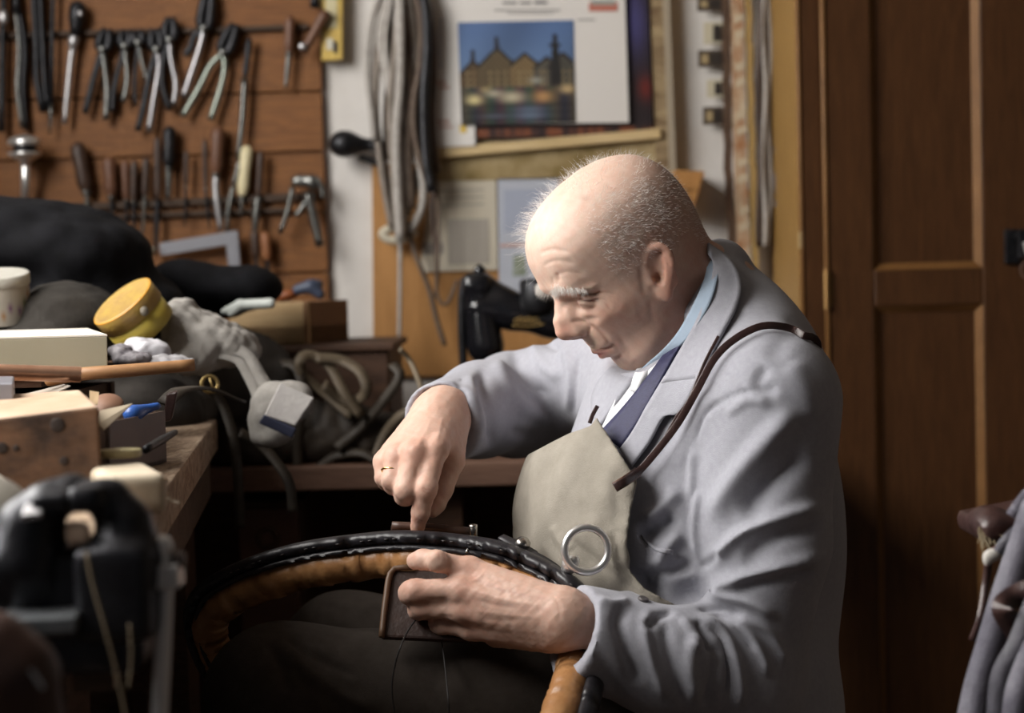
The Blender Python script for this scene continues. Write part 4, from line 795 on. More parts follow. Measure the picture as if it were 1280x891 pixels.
mk('front', bw(K0, K0+e1, .008), bxm, bx, bevel=.001); mk('side', bw(K0, K0+e2, .008), bxd, bx, bevel=.001); mk('side', bw(K0+e1, K0+e1+e2, .008), bxd, bx); mk('back', bw(K0+e2, K0+e1+e2, .008), bxd, bx)
mk('base', hexa([[*q[:2], zl] for q in (K0, K0+e2, K0+e1+e2, K0+e1)], [[*q[:2], zl + .03] for q in (K0, K0+e2, K0+e1+e2, K0+e1)]), bxd, bx)
o = mk('blue_tool', sdf_mesh(chain([P(372, 362, 3.06), P(388, 358, 3.06), P(400, 368, 3.06)], [.010, .012, .009], k=.006) + [ell(P(395, 355, 3.07), (.014, .01, .008))], .004), mat('dull_blue', (.045, .06, .10), .5), None, True); tag(o, 'dull blue gadget sticking out of the wooden box', 'gadget')
o = mk('orange_tool', sdf_mesh(chain([P(352, 372, 3.06), P(372, 366, 3.07)], [.008, .006], k=.005) + [ell(P(360, 368, 3.06), (.014, .012, .008))], .004), mat('dull_orange', (.24, .07, .02), .5), None, True); tag(o, 'orange-red object in the wooden box beside the blue gadget', 'gadget')
o = mk('plastic_grip', sdf_mesh(chain([P(280, 389, 2.74), P(300, 381, 2.735), P(338, 379, 2.73)], [.0055, .0085, .0085], k=.004) + [cap(P(296, 387, 2.735), P(288, 393, 2.735), .006, .004, k=.004)], .003), mat('white_plastic', (.50, .53, .50), .5), None, True); tag(o, 'white plastic handle lying below the black pouch beside the wooden box', 'handle')
# straps and loops of leather on the back bench
cloth_lump('leather_pile', [(np.array([-.30, 2.93, .80]), (.17, .12, .085)), (np.array([-.12, 2.98, .78]), (.15, .13, .075)), (np.array([-.44, 2.90, .80]), (.12, .10, .09)), (np.array([-.20, 3.08, .82]), (.20, .12, .08))], mat('pile_leather', (.022, .015, .010), .7, color2=(.04, .028, .018), scale=20, bump=.6), 'dark pile of old harness leather on the back bench', 'leather pile', vox=.008, amp=.012, freq=55, seed=11, flat_z=LZ + .002, cut=[cutbox(-1.2, -.16, 2.85, 3.4, .5, zt + .02), cutbox(-.18, .5, 2.93, 3.4, .5, 1.2)])
strap_b = mat('strap_brown', (.085, .062, .038), .65, color2=(.13, .098, .062), scale=40, bump=.3); strap_d = mat('strap_dark', (.03, .022, .015), .6, color2=(.05, .038, .026), scale=40, bump=.3)
LG = 'harness straps on the back bench'
for q, w_, m, lb in (
    ([(440, 520), (405, 490), (378, 468), (375, 450), (388, 443), (412, 458), (430, 490), (452, 520)], .017, strap_b, 'brown strap bent into a pointed loop on the back bench'),
    ([(395, 447), (425, 450), (450, 465), (458, 487), (445, 500), (425, 498), (405, 480)], .018, strap_b, 'wide brown strap curled round right of the pointed loop'),
    ([(466, 580), (480, 545), (500, 520), (530, 505)], .015, strap_b, 'pale brown strap rising from the bench towards the cuffed wrist'),
    ([(500, 436), (512, 450), (522, 472), (528, 490)], .008, mat('cord_tan', (.24, .19, .13), .7), 'thin tan cord arching down behind the far sleeve'),
    ([(330, 470), (352, 455), (372, 462), (378, 500), (372, 560), (376, 615)], .016, strap_d, 'dark strap hanging down over the front edge of the back bench'),
    ([(300, 540), (330, 560), (360, 600), (366, 640)], .014, strap_d, 'second dark hanging strap, left of the drawer box corner'),
    ([(420, 560), (450, 535), (480, 500), (500, 470), (490, 455)], .016, strap_d, 'dark strap lying across the pile right of the loops'),
    ([(398, 585), (420, 570), (450, 566), (470, 575)], .014, strap_d, 'flat dark strap end lying along the bench edge'),
    ([(250, 478), (275, 500), (290, 540), (297, 590), (300, 660)], .014, strap_d, 'dark strap hanging from the corner of the workbench')):
    Y0 = 2.80 if q[0][0] > 300 else 2.42
    o = mk('leather_strap', ribbon(spline([P(x, y, Y0 + .012*math.sin(i*1.7)) for i, (x, y) in enumerate(q)], 30), w_, .004, None, (.25, -.8, .55)), m, None, True); tag(o, lb, 'strap', LG)
o = mk('brass_buckle', join(torus(P(262, 480, 2.30), (.3, -1, .3), .011, .0028, 18, 6), tube([P(262, 472, 2.30), P(268, 492, 2.30)], .002, 6)), mat('dull_brass', (.28, .20, .08), .4, .8), None, True); tag(o, 'dull brass buckle in the dark heap at the bench corner', 'buckle')
o = mk('dark_strip', ribbon(spline([P(205, 505, 2.05), P(225, 488, 2.08), P(262, 486, 2.2), P(300, 500, 2.28)], 16), .02, .004, None, (0, -.6, .8)), strap_d, None, True); tag(o, 'dark leather strip trailing over the end of the workbench', 'strip')
# ------------------------------------------------------------------ vise on the near end of the workbench (out of focus)
VY = 1.20
vs = thing('bench_vise', 'black iron bench vise in the near left corner, out of focus', 'vise', (P(110, 720, VY)[0], VY, .70))
def vp(x, y, o=0.0): return P(x, y, VY + o)
vice_m = mat('vise_iron', (.016, .016, .020), .38, .5, color2=(.03, .03, .036), scale=40, bump=.3)
mk('fixed_jaw', sdf_mesh(chain([vp(30, 700), vp(40, 655), vp(58, 628), vp(86, 617)], [.030, .022, .013, .0095], k=.012) + [cap(vp(30, 700, .02), vp(60, 750, .02), .03, .035, k=.02), rbox(vp(76, 622), (.014, .026, .007), None, .003, .006), cap(vp(56, 632), vp(92, 612, .01), .012, .012, k=.01)], .004), vice_m, vs, True)
mk('moving_jaw', sdf_mesh(chain([vp(110, 616), vp(136, 624), vp(156, 655), vp(160, 700), vp(158, 762)], [.0095, .014, .018, .022, .022], k=.012) + [rbox(vp(114, 620), (.012, .026, .009), None, .003, .006), rbox(vp(150, 735), (.026, .03, .033), None, .006, .015)], .004), vice_m, vs, True)
mk('jaw_highlight', hexa([vp(27, 652, -.028), vp(52, 648, -.028), vp(60, 630, -.01), vp(34, 632, -.01)], [vp(27, 643, -.029), vp(52, 640, -.029), vp(60, 622, -.011), vp(34, 624, -.011)]), steel, vs, bevel=.001, label='bright steel strip added as the highlight on the jaw')  # bright strip laid where the dark jaw catches the light
mk('body', sdf_mesh([rbox(vp(80, 725, .025), (.055, .04, .026), None, .008, .01), rbox(vp(85, 765, .03), (.06, .035, .04), None, .008, .01)], .005), vice_m, vs, True)
mk('slide', hexa([vp(2, 798, -.05), vp(95, 792, -.05), vp(112, 760, .0), vp(12, 765, .0)], [vp(2, 775, -.05), vp(95, 770, -.05), vp(108, 752, .0), vp(12, 754, .0)]), mat('slide_grey', (.13, .14, .15), .45, .6, color2=(.19, .2, .21), scale=30), vs, bevel=.002)
mk('spindle', tube([vp(160, 697, 0), vp(200, 695, 0)], .0048, 12), mat('spindle_copper', (.35, .17, .10), .35, .8), vs, True)
bh = mk('screw_boss', join(box(vp(203, 718), (.027, .026, .017)), lathe(vp(203, 705), (0, 0, 1), [(0, .0075), (.008, .007), (.012, .0085), (.018, .007), (.0205, .003)], 16)), mat('boss_steel', (.72, .72, .73), .38, .3), vs, bevel=.0015, label='bright steel screw boss')
mk('handle_bar', tube([vp(207, 728), vp(204, 800), vp(198, 930)], [.0058, .0062, .0062], 14, 12), MATS['boss_steel'], bh, True); mk('cap', lathe(vp(215, 700), (1, 0, 0), [(0, .005), (.004, .0065), (.009, .0055)], 12), mat('cap_brown', (.06, .04, .035), .4), bh, True)
o = mk('held_block', hexa([vp(82, 681, -.02), vp(114, 680, -.02), vp(114, 676, .03), vp(82, 677, .03)], [vp(80, 652, -.02), vp(112, 655, -.02), vp(112, 652, .03), vp(82, 650, .03)]), mat('held_wood', (.60, .44, .32), .6), None, bevel=.004); tag(o, 'pale piece of wood gripped between the jaws of the vise', 'wood piece')
for q, r, lb in (([(108, 690), (116, 730), (130, 780), (143, 830), (152, 870), (158, 900)], .0011, 'tan waxed thread hanging down in front of the vise'), ([(162, 780), (164, 820), (160, 860)], .0009, 'short thin thread hanging right below the vise')):
    o = mk('thread', tube([vp(x, y, -.045) for x, y in q], r, 6, 20), mat('thread_tan', (.26, .20, .13), .7), None, True); tag(o, lb, 'thread', 'threads hanging at the vise')
o = mk('grey_pad', sdf_mesh([ell(P(-12, 655, 1.30), (.030, .05, .036), k=.02), ell(P(-20, 690, 1.27), (.05, .05, .05), k=.02), cutbox(-2, 0, .5, 2.5, .2, BZ + .002)], .005), mat('pad_grey', (.20, .18, .15), .85, color2=(.26, .24, .20), scale=30), None, True); tag(o, 'grey rounded pad at the left edge beside the vise', 'pad')
o = mk('white_sheet', hexa([P(-20, 640, 1.30), P(40, 632, 1.33), P(30, 618, 1.40), P(-20, 610, 1.40)], [P(-20, 592, 1.36), P(38, 625, 1.34), P(28, 612, 1.41), P(-20, 580, 1.42)]), mat('sheet_white', (.62, .56, .46), .8), None, bevel=.002); tag(o, 'pale folded sheet on the bench behind the grey pad', 'sheet')
o = mk('wooden_grip', sdf_mesh(chain([P(-10, 815, 1.02), P(20, 845, 1.02), P(40, 900, 1.02)], [.025, .024, .02], k=.01), .004), mat('dark_red_wood', (.045, .018, .012), .5), None, True); tag(o, 'dark red-brown wooden handle in the bottom left corner', 'handle')
o = mk('pocket_knife', hexa([P(36, 838, .98), P(40, 836, .98), P(41, 836, 1.0), P(37, 838, 1.0)], [P(52, 862, .98), P(55, 858, .98), P(56, 858, 1.0), P(53, 862, 1.0)]), steel, None); tag(o, 'small shining blade at the bottom left corner', 'blade')
# ------------------------------------------------------------------ the saddler
# head frame: forward, to his left, up (facing left and a little towards the camera, bent over his work)
_ps, _th = math.radians(20), math.radians(33)
HF = np.array([-math.cos(_ps)*math.cos(_th), -math.sin(_ps)*math.cos(_th), -math.sin(_th)])
HL = unit(np.cross([0, 0, 1.0], HF)); HU = np.cross(HF, HL); HR = np.array([HF, HL, HU])
HC = P(824, 342, 1.93) - .074*HL
def H(f, l, u): return HC + f*HF + l*HL + u*HU
def hloc(p): return (np.asarray(p) - HC) @ HR.T
def HP(px, py, l):
    """Head-frame point seen at a pixel, given how far off the midline it lies."""
    ray = P(px, py, 1.0) - CAM; t = ((HC - CAM) @ HL + l)/(ray @ HL); return hloc(CAM + t*ray)
_UF = pchip([-.102, -.099, -.094, -.088, -.080, -.071, -.063, -.057, -.0535, -.0505, -.046, -.041, -.033, -.024, -.012, 0, .012, .022, .031, .040, .048, .058, .074, .09, .104, .118, .129, .136, .1395, .141],
            [.030, .046, .059, .067, .072, .074, .0765, .083, .0845, .0825, .0865, .0885, .090, .093, .092, .090, .089, .0895, .092, .0965, .0985, .0985, .0975, .0935, .0865, .073, .054, .030, .010, -.012])
_UFS = pchip([-.102, -.099, -.094, -.088, -.080, -.071, -.06, -.045, -.024, -.012, 0, .012, .022, .031, .040, .048, .058, .074, .09, .104, .118, .129, .136, .1395, .141],
            [.030, .046, .059, .067, .072, .075, .079, .0845, .090, .091, .090, .089, .0895, .092, .0955, .0975, .0980, .0975, .0935, .0865, .073, .054, .030, .010, -.012])
_UB = pchip([-.102, -.09, -.075, -.06, -.045, -.025, -.005, .015, .035, .055, .075, .09, .104, .118, .129, .136, .1395, .141],
            [.028, .012, -.015, -.050, -.078, -.093, -.101, -.104, -.106, -.1055, -.102, -.097, -.090, -.078, -.062, -.044, -.028, -.014])
_UW = pchip([-.102, -.098, -.09, -.08, -.07, -.06, -.045, -.03, -.01, .01, .03, .05, .07, .09, .104, .118, .129, .136, .1395, .141],
            [.004, .018, .033, .046, .055, .0605, .0655, .069, .0715, .0735, .0765, .0785, .078, .0735, .066, .054, .039, .025, .012, .002])
def _sq(t): return (np.where(t[0] > .07, .07 + (t[0]-.07)*.945, t[0]), t[1])
_UF, _UFS, _UB, _UW = _sq(_UF), _sq(_UFS), _sq(_UB), _sq(_UW)
UTOP = float(_UF[0][-1])
def _head_r(f, l, u):
    wl = np.exp(-(l/.024)**2); F = wl*np.interp(u, *_UF) + (1-wl)*np.interp(u, *_UFS); B = np.interp(u, *_UB); W = np.maximum(np.interp(u, *_UW), .002)
    f0 = np.clip(.5*(F + B), -.012, .03) ; f0 = np.where(F - f0 < .004, F - .004, f0); f0 = np.where(f0 - B < .004, B + .004, f0)
    x = f - f0; a = np.where(x > 0, np.maximum(F - f0, .003), np.maximum(f0 - B, .003))
    n = np.where(x > 0, np.interp(u, [-.1, -.06, -.02, .03, .06, .1], [2.0, 2.05, 2.15, 2.35, 2.3, 2.1]), 2.1)
    rho = np.sqrt(x*x + l*l) + 1e-6
    s = ((np.abs(x)/a)**n + (np.abs(l)/W)**n)**(1/n) + 1e-9
    r = rho/s; al = np.abs(l); g = lambda l0, u0, sl, su: np.exp(-((al-l0)/sl)**2 - ((u-u0)/su)**2)
    fr = 1/(1 + np.exp(-(x - .02)/.008))
    r = r + fr*(.0042*g(.027, .0425, .020, .0085) - .0125*g(.031, .019, .0135, .0105) - .004*g(.018, .022, .008, .01)
                + .0045*g(.050, -.006, .016, .014) - .0035*g(.048, -.045, .014, .018) + .0035*g(.046, -.074, .014, .014)
                + .003*g(.024, -.040, .012, .012) - .002*g(.03, -.058, .008, .010) + .002*g(0, -.085, .014, .01) - .003*g(.062, .045, .012, .02)
                + .003*g(.028, .004, .010, .006) - .0022*g(.036, -.004, .010, .005))
    return r, rho
def head_sd(p):
    q = hloc(p); f, l, u = q[..., 0], q[..., 1], q[..., 2]; uc = np.clip(u, -.1015, UTOP-.0005)
    r, rho = _head_r(f, l, uc); r2, _ = _head_r(f, l, np.clip(uc + .003, -.1015, UTOP-.0005))
    sl = np.clip((r2 - r)/.003, -6, 6); d = (rho - r)/np.sqrt(1 + sl*sl)
    ex = np.maximum(u - UTOP + .0005, -.1015 - u)
    return np.where(ex > 0, np.sqrt(np.maximum(d, 0)**2 + ex*ex), d)
_hc = [H(a, b, c) for a in (-.11, .115) for b in (-.085, .085) for c in (-.11, .145)]
body = [dict(f=head_sd, lo=np.min(_hc, 0), hi=np.max(_hc, 0), k=0, op='u')]
# nose: bridge, tip, wings, septum
body += chain([H(.0885, 0, .032), H(.0965, 0, .019), H(.1050, 0, .006), H(.1075, 0, -.004)], [.0068, .0068, .0085, .0105], k=.009)
body += [ell(H(.1060, 0, -.0075), (.0098, .0105, .0088), HR, k=.006)]
for s in (1, -1):
    body += [ell(H(.0945, s*.0118, -.0125), (.0125, .0068, .0080), HR, k=.007),
             ell(H(.1005, s*.0068, -.0215), (.0055, .003, .0035), HR, k=.002, op='s')]
body += [ell(H(.0925, s*.010, .001), (.0105, .0065, .016), HR, k=.008) for s in (1, -1)]
body += [cap(H(.1035, 0, -.0165), H(.0935, 0, -.022), .0042, .004, k=.004)]
# lips
body += chain([H(.074, .022, -.0515), H(.0845, .011, -.0460), H(.0885, 0, -.0455), H(.0845, -.011, -.0460), H(.074, -.022, -.0515)], [.0025, .0045, .0048, .0045, .0025], k=.005)
body += chain([H(.074, .020, -.0545), H(.0815, .010, -.0555), H(.084, 0, -.0555), H(.0815, -.010, -.0555), H(.074, -.020, -.0545)], [.0028, .0046, .005, .0046, .0028], k=.005)
# lowered eyelids over the eyeballs
for s in (1, -1):
    body += [ell(H(.0735, s*.0315, .0165), (.0122, .0138, .0118), HR, k=.0035)]
# ears
_ea = math.radians(17)
def ear_pt(s, a, b, o=0):
    fl = math.radians(26); au = b*math.cos(_ea) + a*math.sin(-_ea)*0
    return H(.004 - a*math.cos(fl) - b*math.sin(_ea)*.9, s*(.0715 + a*math.sin(fl)*.9 + o), b*math.cos(_ea))
for s in (1, -1):
    eR = np.array([unit(ear_pt(s, .02, 0) - ear_pt(s, 0, 0)), [0, 0, 0], unit(ear_pt(s, 0, .02) - ear_pt(s, 0, 0))]); eR[1] = np.cross(eR[2], eR[0])*s
    body += [ell(ear_pt(s, .006, .003), (.0165, .0042, .0265), eR, k=.006), ell(ear_pt(s, .0035, -.023, .001), (.0082, .0050, .0100), eR, k=.005)]
    body += [ell(ear_pt(s, .004, .001, .0075), (.0115, .0072, .0165), eR, k=.003, op='s'), ell(ear_pt(s, .010, .016, .0075), (.009, .0052, .010), eR, k=.004, op='s')]
    hx = [ear_pt(s, *q) for q in ((-.004, .004, .001), (-.010, .012, .002), (-.0085, .022, .003), (.000, .0300, .0035), (.012, .0290, .0035), (.0205, .019, .003), (.0215, .005, .003), (.017, -.008, .002), (.0105, -.018, .0015), (.004, -.0295, .001))]
    body += chain(hx, [.0034, .0038, .0042, .0044, .0044, .0042, .0038, .0036, .0036, .004], k=.003, n=18)
    body += chain([ear_pt(s, .0145, .016, .003), ear_pt(s, .0145, .004, .0035), ear_pt(s, .011, -.008, .003), ear_pt(s, .005, -.015, .003)], [.0022, .003, .003, .0028], k=.003, n=8)
    body += [ell(ear_pt(s, -.0075, -.003, .003), (.0042, .0032, .0062), eR, k=.004), ell(ear_pt(s, .000, -.003, .002), (.0052, .008, .0068), eR, k=.003, op='s')]
# neck
NB = P(874, 392, 2.05)
body += [cap(H(-.030, 0, -.035), NB, .056, .057, k=.02), cap(H(-.018, 0, -.045), NB + np.array([-.03, -.02, -.03]), .046, .055, k=.012)]

# --- hands: joints are (photo x, photo y, depth)
def J(*q): return P(*q)
LW = J(716, 772, 1.800)                                             # left wrist (near hand)
def palm(w, mcps, rw, rm, k=.012): return [cap(w, m, rw, rm, k) for m in mcps]
Lm = [J(588, 712, 1.842), J(578, 737, 1.828), J(578, 762, 1.830), J(590, 785, 1.842)]
LWs = [J(700, 754, 1.800), J(698, 766, 1.792), J(698, 780, 1.795), J(700, 792, 1.804)]
left_hand = [ell(J(640, 759, 1.826), (.052, .017, .036), k=.015, R=np.array([unit(Lm[1]-LW), [0, 0, 0], [0, 0, 0]]) if False else None)]
left_hand = []
for w, m in zip(LWs, Lm): left_hand.append(cap(w, m, .0175, .0132, .014))
left_hand += [cap(J(690, 792, 1.815), J(620, 792, 1.856), .020, .015, .012), cap(J(690, 756, 1.825), J(632, 742, 1.862), .019, .014, .012),
              ell(Lm[0], (.0138, .0125, .0138), k=.006), ell(Lm[1], (.0142, .0125, .0142), k=.006), ell(Lm[2], (.013, .012, .013), k=.006), ell(Lm[3], (.0125, .012, .0125), k=.006)]
left_hand += chain([Lm[0], J(546, 701, 1.838), J(529, 699, 1.848), J(519, 701, 1.858)], [.0118, .0112, .0108, .0098], k=.007)
left_hand += chain([Lm[1], J(519, 739, 1.836), J(513, 741, 1.846), J(519, 745, 1.867), J(540, 747, 1.880)], [.0128, .0128, .0126, .0108, .009], k=.007)
left_hand += chain([Lm[2], J(528, 759, 1.842), J(523, 762, 1.853), J(530, 765, 1.870), J(548, 768, 1.880)], [.0118, .0112, .0110, .0095, .0085], k=.006)
left_hand += chain([Lm[3], J(552, 781, 1.852), J(546, 782, 1.862), J(552, 782, 1.876), J(566, 782, 1.884)], [.0108, .0098, .0094, .0085, .0075], k=.006)
left_hand += chain([J(672, 746, 1.845), J(636, 734, 1.90), J(600, 726, 1.950), J(572, 722, 1.962)], [.016, .0145, .0125, .0105], k=.01)     # thumb behind the collar
for q in (J(548, 701, 1.829), ):
    left_hand += [ell(q, (.011, .006, .0115), k=.006)]
RW = J(554, 512, 2.030)                                             # right wrist (far hand, pressing the seam)
Rm = [J(545, 560, 1.958), J(519, 566, 1.952), J(496, 571, 1.962), J(481, 577, 1.980)]
RWs = [J(562, 520, 2.020), J(552, 516, 2.012), J(541, 516, 2.015), J(533, 521, 2.028)]
right_hand = [cap(w, m, .0185, .0135, .014) for w, m in zip(RWs, Rm)]
right_hand += [cap(J(565, 510, 2.04), J(560, 560, 1.992), .022, .015, .014), cap(J(535, 520, 2.05), J(492, 572, 2.000), .02, .014, .012),
               ell(Rm[0], (.0145, .013, .0145), k=.006), ell(Rm[1], (.0145, .013, .0145), k=.006), ell(Rm[2], (.0135, .0125, .0135), k=.006)]
right_hand += chain([Rm[0], J(532, 612, 1.934), J(526, 640, 1.940), J(522, 659, 1.950)], [.0135, .0118, .0105, .0085], k=.007)
right_hand += [ell(J(533, 610, 1.932), (.0125, .0115, .0125), k=.005)]
right_hand += chain([Rm[1], J(507, 612, 1.936), J(506, 619, 1.950), J(517, 618, 1.976), J(530, 604, 1.990)], [.0135, .0122, .0118, .0100, .0088], k=.007)
right_hand += chain([Rm[2], J(490, 599, 1.950), J(492, 606, 1.962), J(503, 607, 1.985), J(515, 595, 1.996)], [.0128, .0116, .0112, .0095, .008], k=.006)
right_hand += chain([Rm[3], J(480, 596, 1.972), J(483, 602, 1.984), J(494, 602, 2.000), J(505, 592, 2.008)], [.0118, .0104, .010, .0085, .0075], k=.006)
right_hand += chain([J(566, 530, 2.015), J(565, 576, 1.988), J(553, 612, 1.978), J(545, 630, 1.972), J(541, 638, 1.968)], [.018, .0145, .0120, .0108, .0085], k=.009)
# --- limbs under the clothes
NSH, NEL = P(958, 500, 1.89), P(925, 836, 1.90)
FSH, FEL = P(775, 462, 2.17), P(645, 505, 2.33)
HIPN, KNN = P(880, 893, 1.98), P(352, 876, 1.905)
HIPF, KNF = P(830, 862, 2.14), P(432, 820, 2.20)
ANN, ANF = np.array([KNN[0]-.02, 1.92, .10]), np.array([KNF[0]-.03, 2.20, .10])
PEL = .5*(HIPN+HIPF)
limbs = [cap(NB, PEL, .085, .10, .03), cap(NB + [0, 0, -.08], NSH, .05, .045, .03), cap(NB + [0, 0, -.08], FSH, .05, .045, .03)]
limbs += chain([NSH, NEL], [.045, .036], k=.02) + chain([NEL, LW], [.036, .0265], k=.02) + chain([FSH, FEL], [.045, .036], k=.02) + chain([FEL, RW], [.038, .0275], k=.02)
for h, k_, a in ((HIPN, KNN, ANN), (HIPF, KNF, ANF)):
    limbs += chain([h, k_], [.075, .052], k=.03) + chain([k_, a], [.050, .036], k=.02)
_t = __import__('time').time()
bv, bf = sdf_mesh(body + left_hand + right_hand + limbs, .0021)
bv = smooth(bv, bf, 2, .45)
print('body', len(bv), __import__('time').time()-_t)
# wrinkles and creases
face_strokes = [
    # forehead furrows
    ([(672, 318), (690, 312), (716, 316)], 2.6, -.7), ([(676, 333), (696, 326), (722, 330)], 2.6, -.8), ([(690, 344), (712, 340), (735, 345)], 2.2, -.5),
    ([(696, 341), (700, 352)], 2, -.8), ([(690, 346), (693, 358)], 1.8, -.6),
    # brow overhang and eye
    ([(690, 364), (712, 364), (734, 360), (752, 355)], 4.0, 1.6), ([(724, 367), (738, 369), (753, 365)], 2.4, -2.4),
    ([(716, 371), (728, 376), (740, 377), (748, 374)], 1.7, -1.3), ([(748, 372), (757, 377), (764, 386)], 1.8, -.8), ([(747, 366), (760, 366), (770, 371)], 1.6, -.6),
    ([(722, 381), (736, 386), (748, 384)], 2.0, -.8), ([(722, 388), (738, 394), (752, 392)], 2.6, .6),
    # nose wing and nasolabial fold
    ([(716, 402), (731, 402), (737, 411), (733, 420)], 2.0, -1.2, 0, 1), ([(734, 404), (748, 414), (758, 424), (766, 438)], 3.2, -1.3), ([(742, 402), (758, 412), (770, 426)], 5, .7),
    # mouth, chin
    ([(742, 437), (752, 437), (762, 434), (768, 430)], 1.8, -1.8, 0, 1), ([(764, 429), (771, 437), (775, 446)], 2.0, -1.3), ([(752, 446), (765, 447), (776, 444)], 2.4, -1.0),
    ([(773, 417), (781, 432), (792, 443)], 3.0, -.7), ([(776, 443), (785, 450), (794, 453)], 4, .6),
    # neck and cheek
    ([(812, 376), (815, 392), (818, 404)], 4.0, -.5), ([(770, 385), (786, 392), (800, 390)], 9, .5),
    ([(800, 330), (803, 352), (806, 370)], 3.5, -.8)]
bv = folds(bv, bf, [(a[0], a[1], a[2]*1.35, *a[3:]) for a in face_strokes], Ymin=1.85)
hand_strokes = [
    ([(588, 722), (610, 734), (640, 744)], 3.5, -1.1), ([(590, 748), (618, 756), (648, 760)], 3.5, -.9), ([(600, 773), (626, 776), (650, 775)], 3.5, -.8),
    ([(590, 727), (598, 722), (606, 716)], 1.2, .7), ([(582, 734), (625, 748), (675, 757)], 2.4, .7), ([(595, 712), (640, 728), (690, 742)], 2.4, .6), ([(588, 762), (630, 768), (680, 772)], 2.2, .6),
    ([(548, 690), (550, 697), (548, 704)], 1.2, -.5), ([(553, 690), (556, 697), (554, 704)], 1.2, -.5), ([(600, 725), (612, 740)], 2.2, -.4),
    ([(690, 742), (700, 760), (697, 780)], 2.0, -.5), ([(672, 752), (676, 768)], 2, -.4), ([(560, 715), (545, 716), (530, 716)], 2.2, -.8), ([(562, 748), (545, 749), (530, 748)], 2.0, -.8), ([(570, 771), (556, 770), (545, 770)], 2, -.7),
    ([(528, 606), (534, 609), (541, 606)], 1.1, -.6), ([(527, 611), (534, 614), (540, 611)], 1.1, -.6), ([(528, 616), (533, 618), (539, 616)], 1.1, -.4),
    ([(545, 555), (550, 535), (554, 520)], 2.4, .7), ([(521, 560), (532, 540), (540, 522)], 2.4, .7), ([(533, 556), (542, 538)], 3.5, -.9), ([(508, 562), (522, 544)], 3.5, -.8), ([(522, 580), (520, 600), (518, 615)], 2, -.9), ([(501, 580), (497, 598)], 2, -.7),
    ([(521, 636), (526, 638), (531, 636)], 1.1, -.5),
    ([(517, 652), (517, 662), (521, 665)], 1.4, -.5), ([(528, 652), (528, 661), (525, 665)], 1.4, -.5), ([(517, 650), (522, 648), (528, 650)], 1.2, -.5)]
bv = folds(bv, bf, hand_strokes, Ymax=2.06)
# unevenness of old skin
_n0 = vnormals(bv, bf); _w = sum(np.sin(bv @ (np.array(k)*1.0) + p + 2*np.sin(bv @ (np.array(k[::-1])*.5) + p)) for k, p in (((310, 170, 230), 0), ((-190, 370, 290), 1.3), ((430, -230, 110), 2.1), ((700, 500, -620), .4), ((-560, 640, 720), 3.)))
bv = bv + _n0*(np.where((np.abs(hloc(bv)) < .15).all(1), .00004, .00010)*_w)[:, None]
bn = vnormals(bv, bf); hq = hloc(bv)
# colours
def gz(q, c, s): return np.exp(-(((q - np.asarray(c))/np.asarray(s))**2).sum(1))
skin = np.tile(np.array([.64, .44, .35]), (len(bv), 1)); px = proj(bv)
inhead = (np.abs(hq[:, 1]) < .11) & (np.abs(hq[:, 2]) < .16) & (np.abs(hq[:, 0]) < .14)
red = .8*gz(hq, (.110, 0, -.006), (.016, .02, .016)) + .45*gz(hq, (.07, .05, -.012), (.03, .03, .022)) + .45*gz(hq, (.07, -.05, -.012), (.03, .03, .022)) + .55*np.clip((np.abs(hq[:, 1]) - .073)/.008, 0, 1)*(np.abs(hq[:, 2]) < .045)*inhead \
      + .55*gz(hq, (.0, .06, -.06), (.05, .05, .04)) + .6*gz(hq, (-.06, .05, -.01), (.06, .05, .06))
red = np.where(inhead, red, 0)
hand = (bv[:, 2] < .98) & ~inhead
red = np.where(hand, .22 + .25*sum(np.exp(-((px - np.array(c))**2).sum(1)/(2*13.0**2)) for c in ((588, 706), (578, 732), (578, 760), (592, 783), (519, 735), (525, 758), (545, 558), (518, 566), (495, 571), (532, 611), (523, 655))), red)
red = np.clip(red, 0, 1)[:, None]; skin = skin*(1-red) + np.array([.55, .265, .19])*red
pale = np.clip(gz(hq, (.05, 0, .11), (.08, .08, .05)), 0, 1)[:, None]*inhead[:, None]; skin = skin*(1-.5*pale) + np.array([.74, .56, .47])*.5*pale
lip = np.clip(gz(hq, (.083, 0, -.051), (.02, .019, .0055))*1.2, 0, 1)[:, None]*inhead[:, None]; skin = skin*(1-lip) + np.array([.47, .18, .15])*lip
# stubble shade over the shorn sides and the back of the head
_al = np.abs(hq[:, 1])
hz = np.clip((_al - .048)/.018, 0, 1)*np.clip((hq[:, 2] - .012)/.02, 0, 1)*np.clip((.112 - hq[:, 2])/.03, 0, 1)*np.clip((.052 - hq[:, 0])/.018, 0, 1)
hz = np.maximum(hz, np.clip((-.055 - hq[:, 0])/.03, 0, 1)*np.clip((hq[:, 2] + .03)/.03, 0, 1)*np.clip((.105 - hq[:, 2])/.03, 0, 1))*inhead
nz = rng.random(len(bv))
skin = skin*(1 - (.17*hz*(nz > .35))[:, None]) + np.array([.36, .30, .27])*(.17*hz*(nz > .35))[:, None]
_m = sum(np.sin(bv @ np.array(k) + p + 2.2*np.sin(bv @ np.array(k[::-1])*.6 + p)) for k, p in (((210, 130, 170), 0), ((-150, 240, 190), 1.3), ((330, -180, 90), 2.1), ((90, 300, -260), .9)))/4
skin *= (1 + .06*(rng.random(len(bv))-.5))[:, None]*(1 + np.array([.03, .09, .11])*_m[:, None])
spots = np.zeros(len(bv))
for c in (H(.06, .045, .095), H(.075, .03, .08), H(.02, .05, .118), H(.05, .058, .075), H(.085, .012, .072), H(.03, .02, .135), H(.06, .066, .02)):
    spots += np.exp(-((bv - c)**2).sum(1)/(2*(.004)**2))
skin *= (1 - .16*np.clip(spots, 0, 1))[:, None]

